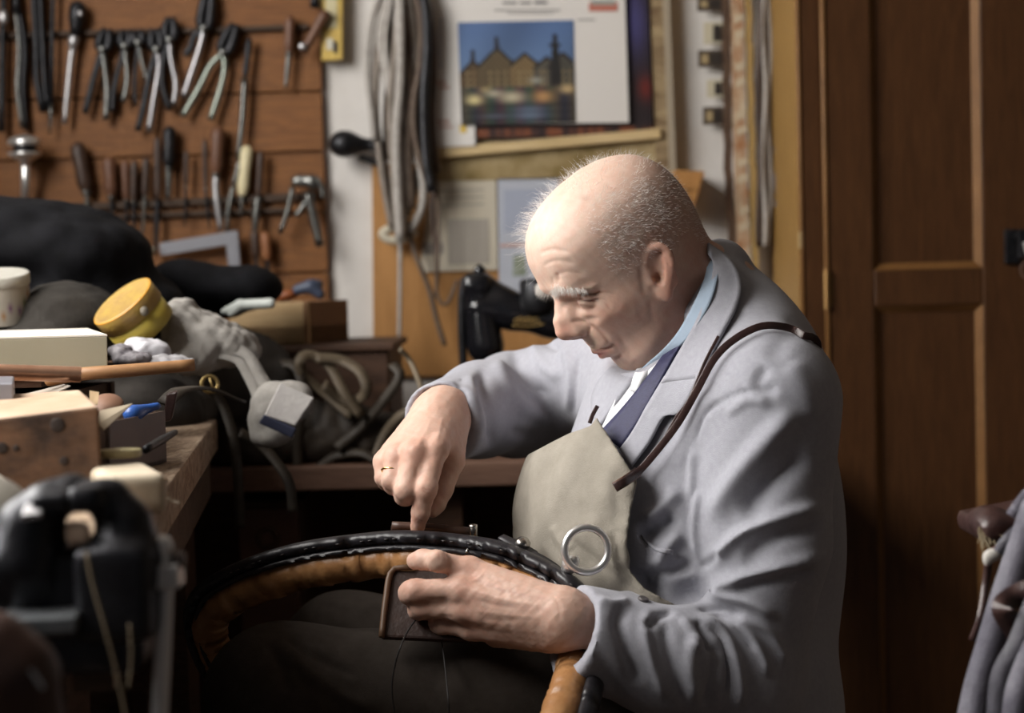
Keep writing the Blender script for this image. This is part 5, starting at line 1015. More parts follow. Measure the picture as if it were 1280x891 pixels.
def tint(line, wd, col, al, Ymax=2.05):  # paints crease, nostril and mouth shade, lash line and nails into the skin
    global skin
    d, t, _ = polydist(px, spline(np.array(line, float), 20)); w = al*np.exp(-(d/wd)**2)*np.clip(np.minimum(t, 1-t)*8 + .4, 0, 1)*(bv[:, 1] < Ymax)*((bn*(CAM - bv)).sum(1) > 0)
    w = np.where(d > 4*wd, 0, w)[:, None]; skin = skin*(1-w) + np.array(col)*w
for ln, wd, col, al in (
    ([(722, 373), (736, 376), (749, 372)], 1.3, (.14, .06, .05), .8), ([(724, 367), (738, 369), (752, 365)], 1.6, (.26, .12, .09), .6), ([(745, 438), (754, 437), (766, 432)], 1.3, (.20, .06, .05), .8), ([(714, 424), (722, 424), (729, 420)], 2.2, (.22, .09, .07), .7),
    ([(735, 403), (749, 414), (760, 428)], 1.6, (.42, .20, .15), .5), ([(722, 383), (737, 388), (749, 385)], 2.2, (.46, .25, .20), .4),
    ([(519, 656), (526, 656)], 3.2, (.72, .46, .40), .7), ([(516, 651), (522, 649), (528, 651)], .9, (.38, .17, .13), .6), ([(540, 634), (546, 633)], 2.6, (.66, .40, .34), .7),
    ([(528, 609), (534, 612), (540, 609)], .9, (.40, .18, .14), .5), ([(529, 614), (535, 616)], .9, (.40, .18, .14), .45), ([(548, 691), (550, 703)], .9, (.40, .18, .14), .45), ([(555, 691), (557, 703)], .9, (.40, .18, .14), .4),
    ([(590, 722), (630, 738), (690, 750)], 2.4, (.47, .27, .22), .35), ([(590, 748), (640, 758), (690, 762)], 2.4, (.47, .27, .22), .35)):
    tint(ln, wd, col, al)
man = thing('person', 'elderly bald man in a grey work coat and apron bent over a horse collar', 'person', (PEL[0], PEL[1], 0))
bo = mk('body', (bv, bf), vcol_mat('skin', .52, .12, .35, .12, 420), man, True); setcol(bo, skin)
# finger nails and wedding ring
mk('wedding_ring', torus(J(491, 590, 1.9555), unit(J(490, 599, 1.950) - Rm[2]), .0128, .0013, 28, 8), mat('gold', (.8, .55, .2), .25, 1.0), man, True, label='thin gold ring on the right hand')

# --- hair: short white strands
hair_v, hair_f = [], []
def strand(p, d, L, w, droop=0.0, curl=0.0):
    d = unit(d); s = unit(np.cross(d, CAM - p)); b = len(hair_v); n = 4
    for i in range(n):
        t = i/(n-1); q = p + d*L*t + np.array([0, 0, -droop*L*t*t]) + s*curl*L*math.sin(2.2*t)
        ww = w*(1 - .75*t); hair_v.append(q - s*ww); hair_v.append(q + s*ww)
    for i in range(n-1): hair_f.append((b+2*i, b+2*i+1, b+2*i+3, b+2*i+2))
cand = np.where(hz > .25)[0]; pick = rng.choice(cand, 2800, p=hz[cand]/hz[cand].sum())
for i in pick:
    d = bn[i]*.55 - HF*.55 - HU*.5 + rng.normal(0, .28, 3); strand(bv[i], d, rng.uniform(.002, .0055), .00010)
# wispy white fringe standing up on the far side and sparse fluff over the crown
top = np.where(inhead & (hq[:, 1] < -.030) & (hq[:, 1] > -.078) & (hq[:, 2] > .045) & (hq[:, 2] < .128) & (hq[:, 0] < .075) & (hq[:, 0] > -.06))[0]
for i in rng.choice(top, 1300):
    d = bn[i]*.95 + HU*.3 - HF*rng.uniform(-.4, .5) + rng.normal(0, .40, 3); strand(bv[i], d, rng.uniform(.012, .030), .00013, .3, rng.normal(0, .25))
crown = np.where(inhead & (hq[:, 2] > .10) & (hq[:, 0] < .02))[0]
for i in rng.choice(crown, 500):
    d = bn[i]*.8 - HF*.5 + rng.normal(0, .4, 3); strand(bv[i], d, rng.uniform(.006, .013), .0001, .2, rng.normal(0, .2))
tm = np.where(inhead & (hq[:, 1] > .055) & (hq[:, 2] > .045) & (hq[:, 2] < .108) & (hq[:, 0] < .045) & (hq[:, 0] > -.05))[0]
for i in rng.choice(tm, 420):
    d = bn[i]*.45 - HF*.7 - HU*.15 + rng.normal(0, .3, 3); strand(bv[i], d, rng.uniform(.004, .009), .00011, .1, rng.normal(0, .2))
mk('hair', (np.array(hair_v), np.array(hair_f)), mat('white_hair', (.88, .86, .84), .45), man, False, kind='stuff', label='short white hair around the bald crown')
# bushy eyebrows
for s in (1, -1):
    hair_v, hair_f = [], []
    for _ in range(650):
        t = rng.random(); l = .012 + .036*t; u = .0415 + .009*math.sin(1.25*t*math.pi)*.8 - .004*t + rng.normal(0, .0026)
        r, rho = _head_r(np.array(.2), np.array(0.0), np.array(u)); 
        f0 = np.clip(.5*(np.interp(u, *_UF) + np.interp(u, *_UB)), -.012, .03)
        dirv = np.array([math.sqrt(max(1e-4, 1-(l/.11)**2)), s*l/.11]); rr, _ = _head_r(f0 + np.array(dirv[0]*.1), np.array(dirv[1]*.1), np.array(u))
        # step along the ray from the axis to radius rr so that the root lies on the skin
        for _k in range(4):
            ll = l; ff = f0 + math.sqrt(max(1e-6, float(rr)**2 - ll*ll)); rr, _ = _head_r(np.array(ff), np.array(s*ll), np.array(u))
        p = H(float(ff) - .001, s*l, u); d = HF*.40 + HL*s*(.4 + 1.2*t) + HU*(.0 - .65*(t > .7) - .2*rng.random()) + rng.normal(0, .30, 3)
        strand(p, d, rng.uniform(.0045, .009), .00012, .4, rng.normal(0, .15))
    mk('eyebrow', (np.array(hair_v), np.array(hair_f)), mat('brow_hair', (.70, .67, .63), .5), man, False, label='bushy white eyebrow')
# ------------------------------------------------------------------ his clothes
fT = unit([-.87, -.48, -.0]); lT = np.cross([0, 0, 1.0], fT); lT = unit(lT); uT = np.array([0, 0, 1.0])
def tilt(a):      # torso frame leaning forward by a
    u = unit(uT*math.cos(a) + fT*math.sin(a)); return np.array([np.cross(lT, u), lT, u])
R0, R1 = tilt(.25), tilt(.5)
torso = [ell(P(872, 572, 2.03), (.125, .172, .165), R0, k=.05),
         ell(P(918, 462, 2.07), (.098, .125, .120), R1, k=.05),
         ell(P(812, 700, 2.00), (.128, .160, .165), tilt(.05), k=.06),
         ell(P(885, 830, 2.03), (.125, .165, .16), tilt(0), k=.05),
         ell(P(925, 650, 2.08), (.10, .155, .23), tilt(.15), k=.05)]
shoulders = [*chain([P(880, 400, 1.952), P(897, 348, 1.985), P(901, 326, 2.06), P(880, 338, 2.13)], [.020, .020, .022, .02], k=.03),
             cap(P(898, 378, 2.06), P(958, 492, 1.900), .052, .072, k=.05), cap(P(878, 392, 2.10), P(778, 466, 2.18), .050, .064, k=.05)]
near_arm = chain([P(960, 500, 1.895), P(950, 670, 1.885), P(922, 842, 1.885)], [.080, .0765, .068], k=.016)
CUFN, CUFNd = P(715, 790, 1.800), unit(P(715, 790, 1.800) - P(900, 838, 1.875))
near_fore = chain([P(922, 842, 1.885), P(835, 822, 1.845), CUFN + CUFNd*.03], [.069, .0625, .050], k=.03)
far_arm = chain([P(782, 462, 2.17), FEL + [0, 0, .0]], [.068, .066], k=.04)
CUFF_, CUFFd = P(553, 520, 2.036), unit(P(540, 548, 1.99) - P(606, 486, 2.17))
far_fore = chain([FEL, .5*(FEL+CUFF_), CUFF_ + CUFFd*.03], [.066, .059, .048], k=.03)
def cutoff(c, d, R=.11, L=.06):
    d = unit(d); a = unit(np.cross(d, [0, 0, 1.0])); return rbox(c + d*L, (L, R, R), np.array([d, a, np.cross(d, a)]), .002, .003, 's')
fdn = unit(unit(CUFNd) + .55*np.array([0, 0, -.0])); 
coat = torso + [ell(P(905, 905, 2.03), (.12, .165, .13), tilt(0), k=.05)] + shoulders + near_arm + near_fore + far_arm + far_fore
coat += [dict(f=lambda p: np.maximum(head_sd(p) - .005, -(hloc(p)[..., 0] - .0)), lo=np.min(_hc, 0) - .012, hi=np.max(_hc, 0) + .012, k=.012, op='s'),
         cutoff(CUFN, CUFNd, .075), cap(CUFN - CUFNd*.035, CUFN + CUFNd*.05, .034, .0435, .004, 's'),
         cutoff(CUFF_, CUFFd, .075), cap(CUFF_ - CUFFd*.035, CUFF_ + CUFFd*.05, .034, .041, .004, 's')]
_t = __import__('time').time()
cv, cf = sdf_mesh(coat, .0036)
cv = smooth(cv, cf, 2, .5)
print('coat', len(cv), __import__('time').time()-_t)
near_folds = [
    # shoulder and upper sleeve
    ([(1000, 505), (955, 555), (915, 605), (885, 660)], 15, 7), ([(1010, 560), (960, 610), (925, 650)], 15, -7), ([(905, 520), (935, 500), (965, 505)], 6, 2.2),
    ([(870, 560), (882, 520), (905, 500), (940, 488), (975, 492)], 3.0, -2.0), ([(1035, 630), (980, 645), (925, 668), (878, 712)], 9, 6, .0), ([(1030, 655), (975, 672), (925, 705)], 12, -5),
    ([(1035, 690), (985, 705), (930, 722), (868, 742)], 10, 6), ([(1020, 712), (970, 722), (915, 735)], 9, -4),
    ([(876, 610), (868, 660), (872, 700)], 5, 4), ([(872, 705), (884, 705), (900, 690)], 5, -4), ([(862, 738), (895, 744), (935, 752), (975, 775)], 7, 5), ([(870, 762), (900, 762), (930, 770)], 5, -4),
    # the bend of the elbow
    ([(862, 770), (895, 785), (915, 815), (925, 860), (920, 891)], 7, 5), ([(878, 778), (902, 800), (910, 840), (905, 880)], 4, -4), ([(900, 772), (935, 792), (955, 825), (960, 850)], 6, 4.5), ([(915, 770), (955, 785), (975, 810), (985, 835)], 6, 3.5),
    ([(868, 775), (882, 800), (885, 820)], 6, -5), ([(885, 768), (905, 772), (925, 788), (945, 815)], 3.5, -3.5), ([(850, 772), (868, 800), (862, 815)], 5, 3),
    # forearm
    ([(790, 752), (775, 775), (785, 815), (800, 860)], 9, -5), ([(812, 755), (805, 790), (815, 830), (835, 880)], 8, 4), ([(806, 772), (810, 782), (825, 770), (845, 765)], 5, -4), ([(830, 770), (835, 810), (850, 860), (862, 890)], 8, -3.5),
    ([(868, 790), (862, 830), (870, 880)], 8, 3.5), ([(745, 745), (765, 752), (790, 750)], 6, 3), ([(735, 790), (760, 840), (780, 880)], 12, -2), ([(893, 800), (890, 840), (880, 891)], 7, -4.5),
    ]
body_folds = [
    ([(845, 640), (830, 655), (812, 665), (795, 672)], 12, -9), ([(850, 610), (822, 640), (800, 650)], 10, 5), ([(852, 665), (830, 690), (822, 712)], 9, 6), ([(868, 702), (840, 714), (808, 718)], 8, -6), ([(796, 722), (835, 738), (876, 738)], 12, -13, 0, 1), ([(803, 676), (818, 690), (836, 694)], 1.8, 1.4, 0, 1),
    ([(872, 560), (866, 590), (864, 625)], 5, 3), ([(905, 455), (925, 480), (942, 500)], 1.6, -1.2, 0, 1), ([(890, 480), (868, 530), (845, 590)], 16, 4),
    ([(960, 455), (950, 480), (975, 490)], 10, -3), ([(985, 450), (1005, 490), (1015, 530)], 18, 3), ([(1000, 400), (975, 430), (965, 455)], 15, -2)]
far_folds = [
    ([(640, 430), (655, 470), (690, 500)], 8, -5), ([(620, 440), (628, 475), (655, 510), (690, 525)], 9, 4.5), ([(600, 455), (608, 490), (615, 530), (612, 565)], 7, -5), ([(585, 462), (592, 500), (596, 540)], 7, 3.5), ([(570, 470), (580, 500), (585, 530)], 5, -2.5),
    ([(660, 425), (680, 455), (705, 475)], 9, 4), ([(672, 418), (700, 440)], 6, -4), ([(635, 540), (670, 545), (700, 540)], 9, -3), ([(528, 490), (552, 478), (580, 485), (592, 520)], 4, 1.8),
    ([(722, 440), (718, 480), (716, 520)], 3, -2.5), ([(705, 425), (712, 470), (710, 520)], 6, 3)]
sharp = lambda L: [(a[0], a[1]*.88, a[2]*1.5, *a[3:]) for a in L]
cv = folds(cv, cf, sharp(near_folds), Ymax=1.99); cv = folds(cv, cf, sharp(body_folds + far_folds))
cv = smooth(cv, cf, 1, .4)
cn = vnormals(cv, cf)
wob = sum(np.sin(cv @ np.array(k) + ph) for k, ph in (((31, 17, 23), 0), ((-19, 37, 29), 1.3), ((43, -23, 11), 2.1)))
cv = cv + cn*(.0010*wob)[:, None]
cloth_grey = mat('coat_cloth', (.335, .335, .378), .85, 0, color2=(.375, .375, .418), scale=160, bump=.25, bscale=900, spec=.2, sheen=.15)
mk('work_coat', (cv, cf), cloth_grey, man, True)
cb = bvh_of(cv, cf); cbb = bvh_of(np.vstack([cv, bv]), np.vstack([cf, bf + len(cv)]))
# shirt, tie, collar and lapels laid in the opening of the coat
shirt_m = mat('shirt_cloth', (.34, .42, .52), .8, bump=.15, bscale=900, spec=.2); white_m = mat('white_shirt', (.72, .72, .74), .8, spec=.2)
tie_m = mat('tie_silk', (.018, .018, .055), .6, color2=(.026, .026, .075), scale=220, spec=.35, bump=.2, bscale=700)
mk('shirt', drape(cb, [(850, 425), (835, 445), (815, 470), (776, 560)], [(826, 432), (812, 448), (785, 470), (745, 548)], 22, 8, .006, .004, 10), white_m, man, True)
mk('necktie', drape(cbb, [(858, 420), (845, 440), (825, 478), (800, 525), (776, 561)], [(842, 426), (828, 444), (803, 478), (775, 512), (749, 540)], 24, 7, .011, .004, 5), tie_m, man, True)
def ruled(A, B, nv, th):
    a = spline(A, 26); b = spline(B, 26); V = np.array([[a[i] + (b[i]-a[i])*j/(nv-1) for j in range(nv)] for i in range(26)])
    nn = np.cross(np.gradient(V, axis=0), np.gradient(V, axis=1)); nn /= np.linalg.norm(nn, axis=2)[..., None] + 1e-12; nn *= np.sign((nn*(CAM-V)).sum(2).mean())
    m = 26*nv; F = []
    for i in range(25):
        for j in range(nv-1):
            q = (i*nv+j, (i+1)*nv+j, (i+1)*nv+j+1, i*nv+j+1); F += [q, tuple(m+x for x in q[::-1])]
    ring = [i*nv for i in range(26)] + [25*nv+j for j in range(1, nv)] + [i*nv+nv-1 for i in range(24, -1, -1)] + [j for j in range(nv-2, 0, -1)]
    F += [(x, m+x, m+y, y) for x, y in zip(ring, ring[1:]+ring[:1])]
    return np.vstack([V.reshape(-1, 3), (V - nn*th).reshape(-1, 3)]), F
mk('shirt_collar', ruled([P(887, 311, 1.995), P(881, 345, 1.955), P(865, 383, 1.930), P(840, 424, 1.928), P(800, 463, 1.962)], [P(899, 318, 1.978), P(896, 348, 1.942), P(884, 385, 1.917), P(858, 424, 1.916), P(826, 454, 1.948)], 6, .003), shirt_m, man, True, label='pale blue shirt collar')
mk('collar_point', drape(cb, [(812, 458), (804, 472), (796, 490)], [(797, 457), (791, 472), (787, 488)], 8, 4, .014, .003, 6), white_m, man, True, label='white point of the shirt collar')
mk('coat_collar', drape(cbb, [(886, 303), (912, 322), (926, 348), (921, 380), (893, 433), (874, 472)], [(889, 318), (891, 336), (886, 360), (868, 404), (842, 450), (826, 478)], 26, 9, .012, .004, 8), cloth_grey, man, True)
mk('lapel', drape(cb, [(880, 462), (866, 490), (850, 517), (830, 521), (812, 552), (789, 583)], [(830, 470), (818, 490), (806, 510), (797, 527), (786, 545), (774, 561)], 24, 9, .011, .004, 6), cloth_grey, man, True)
mk('lapel', drape(cb, [(800, 458), (788, 480), (770, 505), (750, 530)], [(762, 458), (745, 480), (738, 505), (744, 526)], 14, 7, .012, .004, 5), cloth_grey, man, True)
# apron: a shell round the chest and belly
def region_sd(q, poly):
    p = np.asarray(poly, float); d = np.full(q.shape[:-1], 1e9); ins = np.zeros(q.shape[:-1], bool)
    for i in range(len(p)):
        a, b = p[i], p[(i+1) % len(p)]; ab = b-a; w = q-a; t = np.clip((w @ ab)/(ab @ ab), 0, 1); e = w - t[..., None]*ab
        d = np.minimum(d, np.sqrt((e*e).sum(-1))); c = ((a[1] <= q[..., 1]) != (b[1] <= q[..., 1])) & (q[..., 0] < (b[0]-a[0])*(q[..., 1]-a[1])/(b[1]-a[1] + 1e-12) + a[0]); ins ^= c
    return np.where(ins, -d, d)
APR = [(600, 600), (690, 552), (712, 541), (738, 532), (746, 520), (752, 530), (798, 601), (789, 640), (784, 680), (788, 712), (806, 735), (845, 755), (890, 775), (890, 860), (600, 860)]
TC = P(880, 600, 2.03)
belly = [ell(P(775, 640, 1.985), (.085, .125, .11), tilt(.1), k=.06)]
def apron_sd(p, d):
    t = sdf_eval(torso + belly, p); q = proj(p)
    w = .0018*np.sin(p @ np.array([55, -80, 30.])) + .0014*np.sin(p @ np.array([-90, 40, 60.]))
    sh = np.abs(t - .011 - w) - .0028
    r = region_sd(q, APR)*(np.linalg.norm(p - CAM, axis=-1)/FPX)
    b = .015 - (p - TC) @ fT
    return np.maximum(np.maximum(sh, r), b)
lo, hi = P(640, 880, 1.9)*1, None
av, af = sdf_mesh([dict(f=lambda p: sdf_eval(torso + belly, p) - .016, lo=np.array([-.05, 1.78, .50]), hi=np.array([.32, 2.25, .98]), k=0, op='u')], .0021, post=apron_sd, lo=(-.05, 1.76, .55), hi=(.30, 2.25, 1.0))
av = smooth(av, af, 9, .5)
av = folds(av, af, [([(700, 670), (730, 690), (770, 725), (800, 745)], 8, -4), ([(735, 640), (760, 680), (790, 712)], 10, 3), ([(690, 655), (700, 675), (715, 690)], 6, 3), ([(765, 660), (772, 700), (800, 735)], 5, -3), ([(748, 530), (742, 580), (720, 640)], 12, 2), ([(775, 580), (770, 620), (776, 660)], 9, -2)])
apron_m = mat('apron_cloth', (.27, .245, .205), .85, color2=(.32, .29, .245), scale=40, bump=.3, bscale=600, spec=.2)
mk('apron', (av, af), apron_m, man, True)
ab_ = bvh_of(np.vstack([cv, av]), np.vstack([cf, af + len(cv)]))
def strap(name, pts, off, w, th, n, m, label=None):
    p = draped_path(ab_, pts, n, off)
    if pts[0][0] > 1000: p = spline(np.vstack([p[2] + [.022, .075, -.055], p[2] + [.016, .022, -.006], p[3:]]), n+10)
    up = np.array([CAM - q for q in p]); return mk(name, ribbon(p, w, th, None, up), m, man, True, label=label, bevel=.0008)
strap('neck_strap', [(1016, 432), (1000, 416), (978, 408), (950, 408), (918, 424), (893, 448), (872, 486), (848, 528), (818, 567), (795, 592), (768, 609)], .019, .0082, .003, 60, leather_dk, label='dark leather apron strap over the shoulder')
strap('neck_strap', [(898, 420), (880, 455), (862, 498), (845, 522), (832, 545)], .021, .0035, .002, 30, leather_dk, label='thin dark leather strap under the lapel')
strap('strap_tab', [(797, 590), (783, 600), (768, 609)], .016, .0115, .003, 8, mat('brown_leather', (.10, .05, .035), .45, color2=(.16, .09, .06), scale=80), label='brown stitched strap end')
strap('neck_strap', [(747, 507), (741, 518), (737, 529)], .016, .005, .003, 8, leather_dk, label='end of the far apron strap')
for x, y in ((804, 750),):
    p, n = cast(cb, x, y); mk('button', lathe(p - n*.001, n, [(0, .0001), (0, .006), (.003, .0062), (.0042, .005), (.0036, .003), (.0036, .0001)], 16), mat('button_horn', (.10, .09, .09), .35), man, True)
mk('breast_pocket', drape(cb, [(802, 668), (818, 682), (842, 688)], [(804, 673), (818, 687), (841, 694)], 12, 4, .004, .003, 3), cloth_grey, man, True, label='slanted pocket welt')
# trousers and shoes
tr = []
for h, k_, a, r in ((HIPN, KNN, ANN, .080), (HIPF, KNF, ANF, .076)):
    tr += chain([h + [.02, 0, -.02], h, .5*(h+k_), k_], [.10, .103, .092, r], k=.04) + chain([k_, .5*(k_+a), a], [r, .074, .062], k=.04)
tr += [ell(P(880, 905, 2.04), (.10, .17, .11), tilt(0), k=.05)]
tv, tf = sdf_mesh(tr, .0048); tv = smooth(tv, tf, 2)
tv = folds(tv, tf, [([(330, 800), (350, 830), (362, 870)], 5, -3), ([(345, 795), (375, 830), (430, 870), (480, 891)], 9, 5), ([(352, 790), (385, 815), (450, 850)], 6, -5), ([(480, 785), (440, 820), (430, 860)], 14, 2), ([(600, 800), (575, 850), (560, 890)], 16, 2.5),
                     ([(390, 745), (430, 755), (480, 760)], 6, 2)])
mk('trousers', (tv, tf), mat('trouser_cloth', (.034, .027, .022), .9, color2=(.046, .037, .031), scale=60, bump=.25, bscale=700, spec=.15), man, True)
sk_v, sk_f = sdf_mesh(chain([.55*HIPF + .45*KNF, KNF + [.01, 0, .002]], [.088, .079], k=.03) + [rbox(KNF + [.1, 0, -.22], (.4, .4, .2), None, .002, .004, 's'), rbox(KNF + [.17, -.17, 0], (.5, .10, .3), None, .002, .004, 's')], .004)
mk('far_knee_cloth', (smooth(sk_v, sk_f, 2), sk_f), mat('knee_cloth', (.21, .20, .185), .9, color2=(.26, .248, .23), scale=40, bump=.25, bscale=600, spec=.15), man, True, label='grey cloth over the far knee')  # lighter grey shell over the far thigh of the trousers
for a in (ANN, ANF):
    mk('shoe', sdf_mesh([cap(a + [.02, 0, -.02], a + [.0, 0, -.055], .048, .042, .02), cap(a + [.02, 0, -.06], a + [-.17, -.04, -.066], .040, .034, .03), rbox(a + [-.08, 0, -.150], (.3, .3, .05), None, .001, .001, 's')], .006), mat('shoe_leather', (.03, .02, .018), .35), man, True)
# ------------------------------------------------------------------ the horse collar he is stitching
hc = thing('horse_collar', 'leather horse collar with tan padding and black rim held by the man', 'horse collar', P(480, 1180, 1.86))
rim_px = [(690, 1000, 1.700), (722, 925, 1.705), (738, 870, 1.755), (746, 830, 1.815), (744, 780, 1.862), (722, 735, 1.845), (690, 712, 1.868), (660, 697, 1.888), (620, 682, 1.905), (560, 673, 1.921), (500, 670, 1.935), (440, 675, 1.948), (380, 684, 1.961), (320, 701, 1.975), (275, 722, 1.988), (248, 744, 2.000), (243, 775, 2.015), (256, 820, 2.025), (295, 880, 2.03), (350, 990, 2.01), (420, 1110, 1.95), (510, 1190, 1.86), (610, 1130, 1.76)]
body_px = [(660, 985, 1.700), (691, 915, 1.705), (708, 865, 1.755), (718, 830, 1.815), (718, 790, 1.862), (698, 756, 1.850), (676, 736, 1.872), (650, 720, 1.892), (614, 705, 1.909), (556, 695, 1.925), (500, 692, 1.939), (442, 697, 1.952), (386, 706, 1.965), (330, 723, 1.979), (290, 741, 1.992), (268, 760, 2.003), (263, 782, 2.017), (276, 822, 2.027), (312, 874, 2.03), (366, 978, 2.008), (432, 1090, 1.948), (512, 1160, 1.86), (592, 1112, 1.76)]
rp = np.array([P(*q) for q in rim_px]); bp_ = np.array([P(*q) for q in body_px])
def closed(p, n):
    q = np.vstack([p[-3:], p, p[:3]]); s = spline(q, 8*len(q)); L = np.r_[0, np.cumsum(np.linalg.norm(np.diff(q, axis=0), axis=1))]
    S = np.linspace(0, L[-1], len(s)); m = (S >= L[3]) & (S < L[3 + len(p)]); s = s[m]; return s[np.linspace(0, len(s)-1, n).astype(int)]
def closed_tube(p, r, k=14, flat=1.0, bump=None):
    n = len(p); t = np.roll(p, -1, 0) - np.roll(p, 1, 0); t /= np.linalg.norm(t, axis=1)[:, None]; cen = p.mean(0)
    N = p - cen; N -= t*(N*t).sum(1)[:, None]; N /= np.linalg.norm(N, axis=1)[:, None]; B = np.cross(t, N); a = np.linspace(0, 2*math.pi, k, endpoint=False)
    rr = np.full((n, k), r) if bump is None else r*(1 + bump(np.arange(n)[:, None], a[None, :]))
    V = p[:, None] + rr[..., None]*(np.cos(a)[None, :, None]*N[:, None] + flat*np.sin(a)[None, :, None]*B[:, None]); i, j = np.meshgrid(np.arange(n), np.arange(k), indexing='ij')
    F = np.stack([i*k+j, i*k+(j+1) % k, ((i+1) % n)*k+(j+1) % k, ((i+1) % n)*k+j], -1).reshape(-1, 4); return V.reshape(-1, 3), F
tan_l = mat('tan_leather', (.34, .155, .055), .42, color2=(.46, .24, .10), scale=28, bump=.45, bscale=120, spec=.5)
def puck(i, a): return .05*np.sin(i*.9 + 1.3*np.sin(i*.23)) * (.4 + .6*np.cos(a)**2) + .03*np.sin(i*2.3 + a*2)
mk('padding', closed_tube(closed(bp_ + np.array([0, -.006, -.006]), 240), .0205, 20, 1.1, puck), tan_l, hc, True)
blk = mat('collar_black', (.012, .011, .013), .38, color2=(.024, .022, .026), scale=60, bump=.2, bscale=160, spec=.45)
mk('rim_roll', closed_tube(closed(rp + np.array([0, -.012, 0]), 240), .0085, 14, 1.6, lambda i, a: .010*np.sin(i*.35) + .012*np.sin(a*3)), blk, hc, True)
rr_ = closed(rp, 240); cen = rr_.mean(0); inn = rr_ + (cen - rr_)/np.linalg.norm(cen - rr_, axis=1)[:, None]*.010; inn = inn + np.array([0, -.020, 0])
mk('welt', closed_tube(inn, .0034, 8, 1.0), blk, hc, True, label='thin black welt under the rim')
st = []
for k in range(0, 240, 2):
    if 30 < k < 175: q = rr_[k] + np.array([0, -.0262, .001]); t_ = unit(rr_[(k+1) % 240] - rr_[k]); st.append(tube([q - t_*.0022, q + t_*.0022], .0007, 5))
mk('stitching', join(*st), mat('waxed_thread', (.055, .05, .05), .5), hc, True, kind='stuff')
# ring (terret), stud, little tab
c = P(733, 687, 1.835); ax = unit([.16, -1, .10])
ring = mk('ring', torus(c, ax, 0.0240, .0042, 48, 12), chrome, hc, True, label='large shiny steel ring')
mk('ring_base', sdf_mesh(chain([P(709, 712, 1.845), P(713, 705, 1.840), P(718, 700, 1.837)], [.0070, .0090, .0060], k=.003) + [cap(P(704, 719, 1.848), P(712, 710, 1.845), .0048, .006, k=.003)], .0018), chrome, hc, True)
mk('stud', lathe(P(651, 689, 1.905), unit([.25, -.35, 1]), [(0, .007), (.004, .0072), (.007, .005), (.009, .0088), (.0125, .0088), (.016, .006), (.017, .001)], 20), mat('stud_steel', (.42, .40, .38), .25, 1.0), hc, True)
mk('leather_tab', ribbon(spline([P(668, 694, 1.893), P(648, 682, 1.900), P(634, 675, 1.905), P(626, 671, 1.91)], 12), [.014, .013, .010], .0035, None, (.2, -.5, 1)), mat('tab_dark', (.022, .02, .024), .45), hc, True)
mk('leather_tab', ribbon(spline([P(716, 732, 1.845), P(690, 708, 1.868), P(664, 692, 1.89)], 12), [.012, .013, .012], .003, None, (.2, -.6, 1)), MATS['tab_dark'], hc, True)
# the dark leather panel behind it, the awl pin and the thread
lp = thing('leather_pad', 'dark brown leather panel standing behind the collar under the hands', 'leather panel', P(535, 800, 1.975))
pan = mat('panel_leather', (.026, .012, .009), .5, color2=(.045, .021, .015), scale=40, bump=.4, bscale=150)
mk('panel', slab(P(482, 720, 1.972), P(594, 722, 1.972), P(588, 661, 1.966), P(489, 655, 1.966), .012), pan, lp, bevel=.004)
mk('lower_panel', slab(P(476, 796, 1.848), P(600, 801, 1.848), P(596, 712, 1.900), P(489, 712, 1.900), .009), pan, lp, bevel=.003)
mk('edge_binding', tube([P(477, 796, 1.846), P(482, 750, 1.872), P(490, 713, 1.897), P(515, 709, 1.897)], .0035, 8, 12), mat('edge_brown', (.12, .065, .035), .5), lp, True)
mk('top_edge', tube([P(490, 657, 1.957), P(540, 659, 1.957), P(586, 664, 1.957)], .0050, 8, 10), mat('panel_edge', (.085, .045, .032), .45), lp, True)
o = mk('steel_pin', join(lathe(P(592, 673, 1.922), unit([0, 0, 1]), [(0, .0045), (.012, .0048), (.0155, .0052), (.0165, .003)], 14), tube([P(592, 674, 1.918), P(586, 684, 1.896), P(583, 690, 1.886)], .0012, 6)), mat('pin_steel', (.6, .58, .55), .25, 1.0), None, True); tag(o, 'short steel pin standing upright in the black rim of the collar', 'pin')
for q, lb in (([(528, 764), (512, 785), (502, 805), (494, 830), (490, 860), (494, 900)], 'dark sewing thread hanging from the curled fingers over the near thigh'), ([(552, 800), (556, 830), (560, 870), (562, 900)], 'second dark sewing thread hanging just right of the first')):
    o = mk('sewing_thread', tube([P(x, y, 1.872 - .085*min(1, i/2.0)) for i, (x, y) in enumerate(q)], .0009, 6, 24), mat('black_thread', (.012, .010, .010), .6), None, True); tag(o, lb, 'thread', 'sewing threads at the collar')
# ------------------------------------------------------------------ stool under him
stl = thing('work_stool', 'low wooden stool the man sits on', 'stool', (PEL[0] + .04, PEL[1], 0))
zs = PEL[2] - .138
mk('seat', lathe((PEL[0] + .03, PEL[1], zs - .03), (0, 0, 1), [(0, .16), (.006, .17), (.026, .17), (.03, .16)], 32), dark_wood, stl, True)
for sx, sy in ((-1, -1), (1, -1), (-1, 1), (1, 1)): mk('leg', tube([(PEL[0] + .03 + sx*.10, PEL[1] + sy*.10, zs - .02), (PEL[0] + .03 + sx*.16, PEL[1] + sy*.16, 0)], [.016, .013], 10), dark_wood, stl, True)
